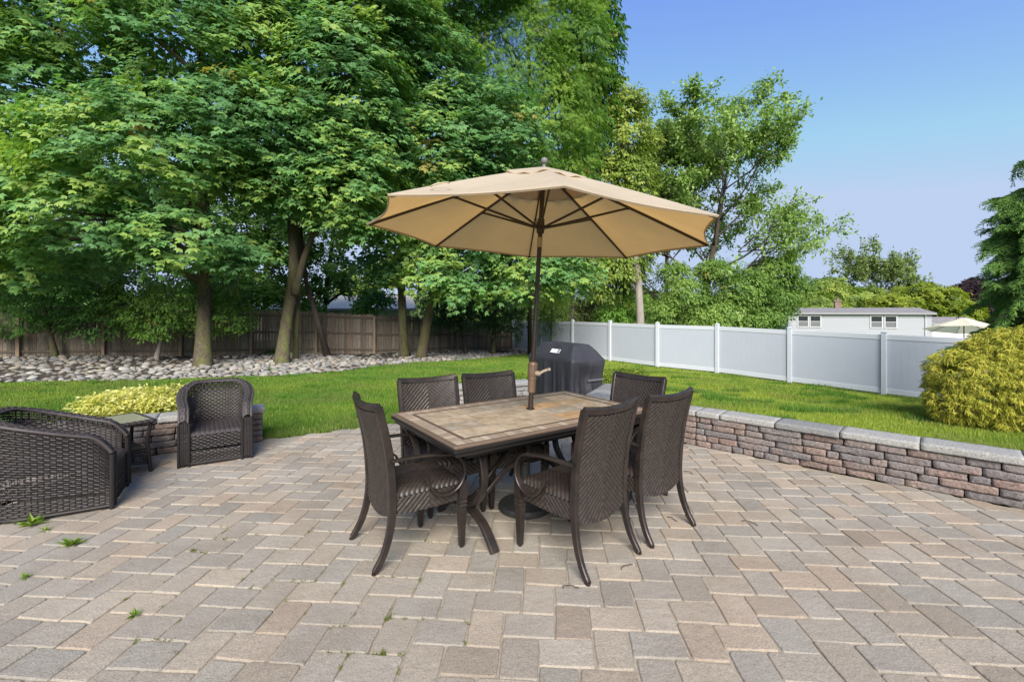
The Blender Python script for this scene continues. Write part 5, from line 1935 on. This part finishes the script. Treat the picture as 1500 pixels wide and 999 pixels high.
# --- golden thread-leaf cypress and other shrubs in the lawn
def mop_shrub(name, label, c, lobes, n, strand, pal, seed, wid=.007):
    R_ = np.random.default_rng(seed)
    c = np.asarray(c, float)
    t = thing(name, label, 'shrub', c)
    mb = MB()
    for i in range(9):
        a = R_.uniform(0, 6.28)
        lo = lobes[R_.integers(len(lobes))]
        e = (np.asarray(lo[0]) - c) + nrm(R_.standard_normal(3)) * np.asarray(lo[1]) * .6
        limb(mb, [(.08 * math.cos(a), .08 * math.sin(a), -.05), e * .5, e], .03, .008, 6, seed=i)
    mb.build('stem', MAT['darkbark'], t)
    lobes = [(np.asarray(a, float) - c, np.asarray(q, float)) for a, q in lobes]
    area = np.array([q[0] * q[2] for _, q in lobes])
    li = R_.choice(len(lobes), n, p=area / area.sum())
    Cn = np.array([lobes[i][0] for i in li])
    Q = np.array([lobes[i][1] for i in li])
    d = nrm(R_.standard_normal((n, 3)))
    rad = (1 - np.abs(R_.standard_normal(n)) * .13) * (.86 + .28 * vnoise(Cn + d * Q, 1.6))
    p = Cn + d * Q * rad[:, None]
    ok = p[:, 2] > .03
    for lc, lq in lobes:
        ok &= (((p - lc) / lq) ** 2).sum(1) > .5
    p, d = p[ok], d[ok]
    m = len(p)
    per = 13
    o = nrm(d * (1, 1, .5) + R_.standard_normal((m, 3)) * .5)
    sp = nrm(o[:, None] + R_.standard_normal((m, per, 3)) * .55)
    sp[..., 2] = sp[..., 2] * .6 + .2
    seg = np.linspace(0, 1, 4)
    ln = strand * R_.uniform(.5, 1.25, (m, per))
    pts = p[:, None, None] + sp[:, :, None] * (seg[None, None] * ln[..., None])[..., None]
    pts[..., 2] -= (seg ** 2)[None, None] * ln[..., None] * .6
    pts = pts + R_.standard_normal(pts.shape) * .006
    side = nrm(np.cross(sp, (0, 0, 1)) + R_.standard_normal(sp.shape) * .6)
    wv = wid * np.array((.8, 1, .8, .25))
    A = pts + side[:, :, None] * wv[None, None, :, None]
    B = pts - side[:, :, None] * wv[None, None, :, None]
    V = np.stack([A, B], 3).reshape(-1, 3)
    k = m * per
    i = np.arange(k)[:, None] * 8
    j = np.arange(3)[None] * 2
    F = np.stack([i + j, i + j + 1, i + j + 3, i + j + 2], -1).reshape(-1, 4)
    pal = np.asarray(pal)
    tone = np.clip(R_.random((m, 1)) * .7 + R_.random((m, per)) * .4 - .05, 0, .999) * (len(pal) - 1)
    kk = tone.astype(int)
    f = (tone - kk)[..., None]
    col = pal[kk] * (1 - f) + pal[np.minimum(kk + 1, len(pal) - 1)] * f
    link('foliage', make_mesh('foliage', V, [F], np.repeat(col.reshape(-1, 3), 8, 0)), MAT['needle'], t)

gc = at(1480, HOR, 6.35)
gc[2] = float(tz(gc[0], gc[1]))
mop_shrub('golden_cypress', 'rounded golden yellow thread-leaf shrub at the right behind the low wall', gc,
          [L(1490, 560, 6.35, .88, .85, .66), L(1425, 570, 6.3, .52, .6, .45), L(1400, 545, 6.3, .32, .4, .3), L(1480, 520, 6.4, .45, .5, .34), L(1560, 540, 6.5, .7, .7, .75), L(1490, 610, 6.2, .75, .6, .38), L(1400, 590, 6.25, .3, .4, .28)],
          11000, .072, [(.17, .20, .025), (.32, .33, .04), (.46, .44, .06), (.56, .53, .10)], 51, wid=.0042)

def leafy_shrub(name, label, c, lobes, n, per, size, R, pal, seed, mat='leaf', droop=.2):
    c = np.asarray(c, float)
    t = thing(name, label, 'shrub', c)
    mb = MB()
    R_ = np.random.default_rng(seed)
    for i in range(8):
        lo = lobes[R_.integers(len(lobes))]
        e = np.asarray(lo[0]) - c + nrm(R_.standard_normal(3)) * np.asarray(lo[1]) * .7
        limb(mb, [(R_.uniform(-.06, .06), R_.uniform(-.06, .06), -.03), e * .5 + (0, 0, .03), e], .012, .004, 5, seed=i)
    mb.build('stem', MAT['darkbark'], t)
    P, D, N, S, col = sprays(lobes, n, per, size, R, 'oval', pal, seed=seed, droop=droop, front=.8)
    D = D + (0, 0, .45)
    k = P[:, 2] > c[2] - .02
    link('foliage', leaves_mesh('foliage', P[k] - c, D[k], N[k], S[k], col[k], 'oval'), MAT[mat], t)
EUO = [(.30, .33, .05), (.48, .47, .09), (.60, .57, .16), (.68, .65, .30)]
c = at(195, 600, 5.65)
c[2] = float(tz(c[0], c[1]))
leafy_shrub('euonymus_shrub', 'low spreading yellow variegated shrub behind the left block wall', c,
            [L(205, 587, 5.6, .32, .26, .17), L(160, 592, 5.4, .24, .25, .16), L(250, 582, 5.75, .22, .24, .16), L(132, 594, 5.35, .12, .18, .13), L(185, 578, 5.75, .2, .2, .1), L(225, 590, 5.6, .3, .2, .12)],
            900, 10, .046, .09, EUO, 52)
c = at(912, 560, 8.6)
c[2] = float(tz(c[0], c[1]))
leafy_shrub('green_shrub', 'small yellow green rounded shrub at the right side of the covered grill', c, [L(910, 556, 8.6, .33, .3, .26), L(930, 552, 8.8, .22, .25, .16), L(898, 552, 8.7, .16, .2, .15)], 420, 9, .05, .1, [(.06, .12, .015), (.13, .19, .025), (.25, .29, .04)], 53)
c = at(763, 562, 8.4)
c[2] = float(tz(c[0], c[1]))
leafy_shrub('green_shrub', 'small lime green shrub just left of the umbrella pole behind the pale wall', c, [L(762, 558, 8.4, .26, .22, .14)], 220, 9, .045, .09, [(.10, .19, .02), (.2, .3, .035), (.28, .36, .05)], 54)
c = at(677, 562, 8.0)
c[2] = float(tz(c[0], c[1]))
leafy_shrub('green_shrub', 'tiny yellowish shrub peeping between the two far dining chairs', c, [L(682, 563, 7.9, .10, .12, .1)], 60, 9, .04, .06, EUO[:3], 55)
# vine on the end of the wooden fence
c = at(763, 512, 26.6)
c[2] = float(tz(c[0], c[1]))
leafy_shrub('climbing_vine', 'green vine climbing the right end of the wooden fence', c, [L(763, 490, 26.4, .35, .15, .8), L(768, 468, 26.4, .4, .2, .5)], 160, 10, .11, .2, FRESH[:3], 56)
# small dark plants at the foot of the fence
c = gpt(390, 520)
leafy_shrub('fern_plant', 'dark fern-like plant at the foot of the wooden fence by the forked maple', c, [(c + (0, 0, .12), (.45, .2, .14))], 90, 9, .1, .16, DEEP[:3], 57)

# weeds in the paving joints
def weed(label, px, py, r, n, pal, seed):
    p = joint_at(G(px, py))
    R_ = np.random.default_rng(seed)
    P = np.tile(p + (0, 0, .002), (n, 1)) + R_.standard_normal((n, 3)) * (.006, .006, .001)
    a = R_.uniform(0, 6.283, n)
    el = R_.uniform(.15, 1.1, n)
    D = np.stack([np.cos(a) * np.cos(el), np.sin(a) * np.cos(el), np.sin(el)], -1)
    N = np.stack([-np.cos(a) * np.sin(el), -np.sin(a) * np.sin(el), np.cos(el)], -1)
    pal = np.asarray(pal)
    V0 = P[0].copy()
    t = link('weed', leaves_mesh('weed', P - V0, D, N, r * R_.uniform(.6, 1.1, n), pal[R_.integers(0, len(pal), n)], 'narrow'), MAT['leaf'], None, V0)
    tag(t, label, 'weed', 'weeds in the patio joints')
WG = [(.12, .22, .02), (.18, .28, .03), (.24, .32, .05)]
weed('largest leafy weed on the patio, beside the cut-off wicker armchair', 50, 768, .11, 26, WG, 1)
weed('bushy light green weed on the patio below the cut-off wicker armchair', 97, 804, .085, 34, WG, 2)
weed('small weed tuft on the patio right of the largest weed', 77, 775, .05, 14, WG, 3)
weed('grassy weed tuft in a joint at the left lower part of the patio', 37, 850, .05, 18, WG, 4)
weed('single bright weed tuft in a joint in the lower left foreground', 196, 906, .045, 22, WG, 5)
weed('thin brownish weed in a joint between wicker armchair and foreground tuft', 287, 808, .04, 10, [(.2, .17, .05), (.16, .2, .04)], 6)
# moss and grass in the joints
def joint_moss():
    R_ = np.random.default_rng(77)
    pts = []
    for (px, py, n, sx) in ((300, 795, 10, 30), (390, 850, 8, 30), (500, 860, 5, 15), (570, 955, 14, 8), (510, 968, 12, 20), (640, 910, 8, 40), (260, 700, 4, 20), (450, 775, 8, 40), (430, 720, 6, 60), (600, 850, 6, 20), (640, 790, 5, 10), (480, 840, 8, 40), (560, 905, 10, 14), (230, 945, 6, 30), (150, 880, 6, 60), (330, 780, 6, 30), (545, 985, 12, 10), (420, 900, 6, 60)):
        for _ in range(n):
            pts.append(joint_at(G(px + R_.normal() * sx, py + R_.normal() * sx * .3)))
    P, D, N = [], [], []
    for p in pts:
        for _ in range(14):
            a, el = R_.uniform(0, 6.283), R_.uniform(.3, 1.3)
            P.append(p + R_.standard_normal(3) * (.008, .008, 0) - (0, 0, .006))
            D.append((math.cos(a) * math.cos(el), math.sin(a) * math.cos(el), math.sin(el)))
            N.append((-math.cos(a) * math.sin(el), -math.sin(a) * math.sin(el), math.cos(el)))
    n = len(P)
    pal = np.array([(.14, .17, .03), (.2, .21, .05), (.11, .15, .025)])
    o = link('joint_moss', leaves_mesh('joint_moss', np.array(P), np.array(D), np.array(N), R_.uniform(.009, .019, n), pal[R_.integers(0, 3, n)], 'narrow'), MAT['leaf'])
    o['kind'] = 'stuff'
    o['label'] = 'tiny tufts of moss and grass in the paving joints'
joint_moss()
def twig(label, px, py, ang, l, seed):
    p = G(px, py)
    R_ = np.random.default_rng(seed)
    mb = MB()
    q = [np.array((math.cos(ang), math.sin(ang), 0)) * l * s + np.array((0, 0, .004 + .012 * math.sin(s * 3.1))) + R_.standard_normal(3) * (.006, .006, 0) for s in np.linspace(0, 1, 6)]
    sweep(mb, cr(q, 4), circ(.0028, 6), up=(0, 0, 1))
    o = mb.build('twig', MAT['twig'], None, loc=p)
    tag(o, label, 'twig', 'dry twigs on the patio')
twig('curled dry twig on the pavers below the nearest dining chair', 910, 835, .6, .10, 1)
twig('dark dry twig lying flat in front of the dining chairs', 825, 862, .02, .09, 2)
twig('dry twig on the pavers right of the second dining chair', 1000, 690, -1.0, .12, 3)
twig('short dry twig near the back foot of the second dining chair', 978, 757, -1.2, .08, 4)
twig('bare thin plant stalk lying at the foot of the right block wall', 1110, 770, 2.4, .1, 5)

# ------------------------------------------------------------------ houses beyond the fences
def gable_house(name, label, A, B, depth, zg, ze, zr, wallmat, roofmat, over=.35, windows=(), chimney=None, sidinglines=True, pipe=None):
    """front wall from A to B (left to right as seen), ridge parallel to it"""
    A, B = np.asarray(A, float), np.asarray(B, float)
    d = nrm(B - A)
    t = thing(name, label, 'house', (*A, zg), math.atan2(d[1], d[0]))
    Lh = np.linalg.norm(B - A)
    h, r = ze - zg, zr - zg
    mb = MB()
    # clapboards
    n = int(h / .2)
    for i in range(n):
        z0, z1 = i * h / n, (i + 1) * h / n
        mb.add([(0, -.018, z0), (Lh, -.018, z0), (Lh, 0, z1), (0, 0, z1)], [[0, 1, 2, 3]])
        mb.add([(0, -.018, z0), (Lh, -.018, z0), (Lh, 0, z0), (0, 0, z0)], [[3, 2, 1, 0]])
        for x, s in ((0, -1), (Lh, 1)):
            mb.add([(x + s * .018, -.018, z0), (x + s * .018, depth, z0), (x, depth, z1), (x, 0, z1)], [[0, 1, 2, 3]])
    for x in (0, Lh):
        mb.add([(x, 0, h), (x, depth, h), (x, depth / 2, r)], [[0, 1, 2]])
    mb.add([(0, depth, 0), (Lh, depth, 0), (Lh, depth, h), (0, depth, h)], [[3, 2, 1, 0]])
    mb.build('wall', MAT[wallmat], t)
    mb = MB()
    sl = (r - h) / (depth / 2)
    for s in (1, -1):
        y0, y1 = (-over, depth / 2) if s > 0 else (depth + over, depth / 2)
        zo = h - over * sl
        V = [(-over, y0, zo), (Lh + over, y0, zo), (Lh + over, y1, r), (-over, y1, r)]
        V += [(x, y, z + .12) for x, y, z in V]
        mb.add(V, [np.array([[0, 1, 2, 3], [4, 5, 6, 7], [0, 1, 5, 4], [1, 2, 6, 5], [2, 3, 7, 6], [3, 0, 4, 7]])])
    rf = mb.build('roof', MAT[roofmat], t)
    mb = MB()
    zo = h - over * sl
    box(mb, (Lh / 2, -over - .03, zo + .03), (Lh + 2 * over, .05, .16), .004)
    box(mb, (Lh / 2, -over / 2, zo - .06), (Lh + .1, over, .03), .002)
    mb.build('gutter', MAT['gutter'], rf)
    mb = MB()
    sweep(mb, [(Lh - .5, -over + .02, zo - .02), (Lh - .45, -.06, zo - .3), (Lh - .45, -.06, 0.1)], rect(.07, .07, .01), up=(1, 0, 0))
    mb.build('downspout', MAT['white'], t)
    for (x, z0, w_, h_) in windows:
        mb = MB()
        for (cx, cz, sx, sz) in ((x - w_ / 2 - .045, z0 + h_ / 2, .09, h_ + .18), (x + w_ / 2 + .045, z0 + h_ / 2, .09, h_ + .18), (x, z0 - .045, w_, .09), (x, z0 + h_ + .045, w_, .09)):
            box(mb, (cx, -.035, cz), (sx, .07, sz), .004)
        box(mb, (x, -.03, z0 + h_ * .5), (w_ - .002, .04, .05), .003)
        wf = mb.build('window', MAT['white'], t)
        mb = MB()
        box(mb, (x, -.022, z0 + h_ * .755), (w_ - .004, .012, h_ * .485), .001)
        mb.build('pane', MAT['pane'], wf)
        mb = MB()
        box(mb, (x, -.024, z0 + h_ * .235), (w_ - .004, .012, h_ * .465), .001)
        mb.build('screen', MAT['screen'], wf)
    if chimney:
        x, y, w_, hh = chimney
        mb = MB()
        box(mb, (x, y, r + hh / 2 - .3), (w_, w_, hh + .6), .01)
        box(mb, (x, y, r + hh + .04), (w_ + .12, w_ + .12, .1), .01)
        lathe(mb, [(.12, 0), (.12, .25)], 10, (x, y, r + hh + .09))
        mb.build('chimney', MAT['brick'], rf)
    if pipe:
        mb = MB()
        x, y, hh = pipe
        sweep(mb, [(x, y, r - .8), (x, y, r + hh)], circ(.09, 10), up=(0, 1, 0))
        mb.build('vent_pipe', MAT['pipe'], rf)
    return t

gable_house('white_house', 'long low white sided house with paired windows beyond the vinyl fence', (27.0, 44.6), (37.1, 40.3), 7.0, -1.45, 1.30, 1.74, 'siding', 'roof', .25,
            [(1.25, 1.5, .78, .98), (2.25, 1.5, .78, .98), (7.0, 1.5, .78, .98), (8.05, 1.5, .78, .98)], (4.75, 3.3, .5, .75))
gable_house('house_wing', 'low grey roofed wing at the right of the white house', (37.4, 43.0), (42.5, 41.5), 4.0, -1.45, .35, .85, 'sidingb', 'roof', .2)
gable_house('cream_house', 'cream neighbouring house with pale roof seen through the maple trunks', (-19.5, 33.0), (-8.2, 36.5), 8.0, -.6, 1.75, 2.75, 'sidingb', 'palerof', .5, [(2.0, .9, .9, 1.1), (6.0, .9, .9, 1.1)], None, pipe=(7.2, 2.0, .35))
gable_house('garden_shed', 'small shed roof with white gable trim peeping over the vinyl fence', (8.7, 24.9), (10.6, 24.0), 2.0, -1.1, .78, 1.12, 'siding', 'roof', .12)

# neighbour's umbrella over the white fence
def far_umbrella():
    p = at(1412, HOR, 23.5)
    zg = float(tz(p[0], p[1]))
    apex = at(1412, 466, 23.5)[2] - zg
    t = thing('patio_umbrella', 'cream umbrella of the neighbours showing above the white fence', 'umbrella', (p[0], p[1], zg))
    mb = MB()
    sweep(mb, [(0, 0, 0), (0, 0, apex - .05)], circ(.024, 10), up=(0, 1, 0))
    lathe(mb, [(.01, apex - .02), (.035, apex + .02), (.0, apex + .06)], 10)
    mb.build('pole', MAT['umbmetal'], t)
    c = build_canopy(t, 1.62, .60, .2, apex, MAT['whitecanvas'], vent=True)
    R = Matrix.Translation((0, 0, apex)) @ Matrix.Rotation(math.radians(-7), 4, 'X') @ Matrix.Rotation(math.radians(6), 4, 'Y') @ Matrix.Translation((0, 0, -apex))
    c.data.transform(R)
    for ch in c.children:
        ch.data.transform(R)
    for k in range(8):
        a = .2 + k * math.pi / 4
        mb = MB()
        sweep(mb, [(.05 * math.cos(a), .05 * math.sin(a), apex - .03), (1.55 * math.cos(a), 1.55 * math.sin(a), apex - .615)], rect(.016, .02, .003), up=(0, 0, 1))
        o = mb.build('rib', MAT['umbmetal'], t)
        o.data.transform(R)
far_umbrella()
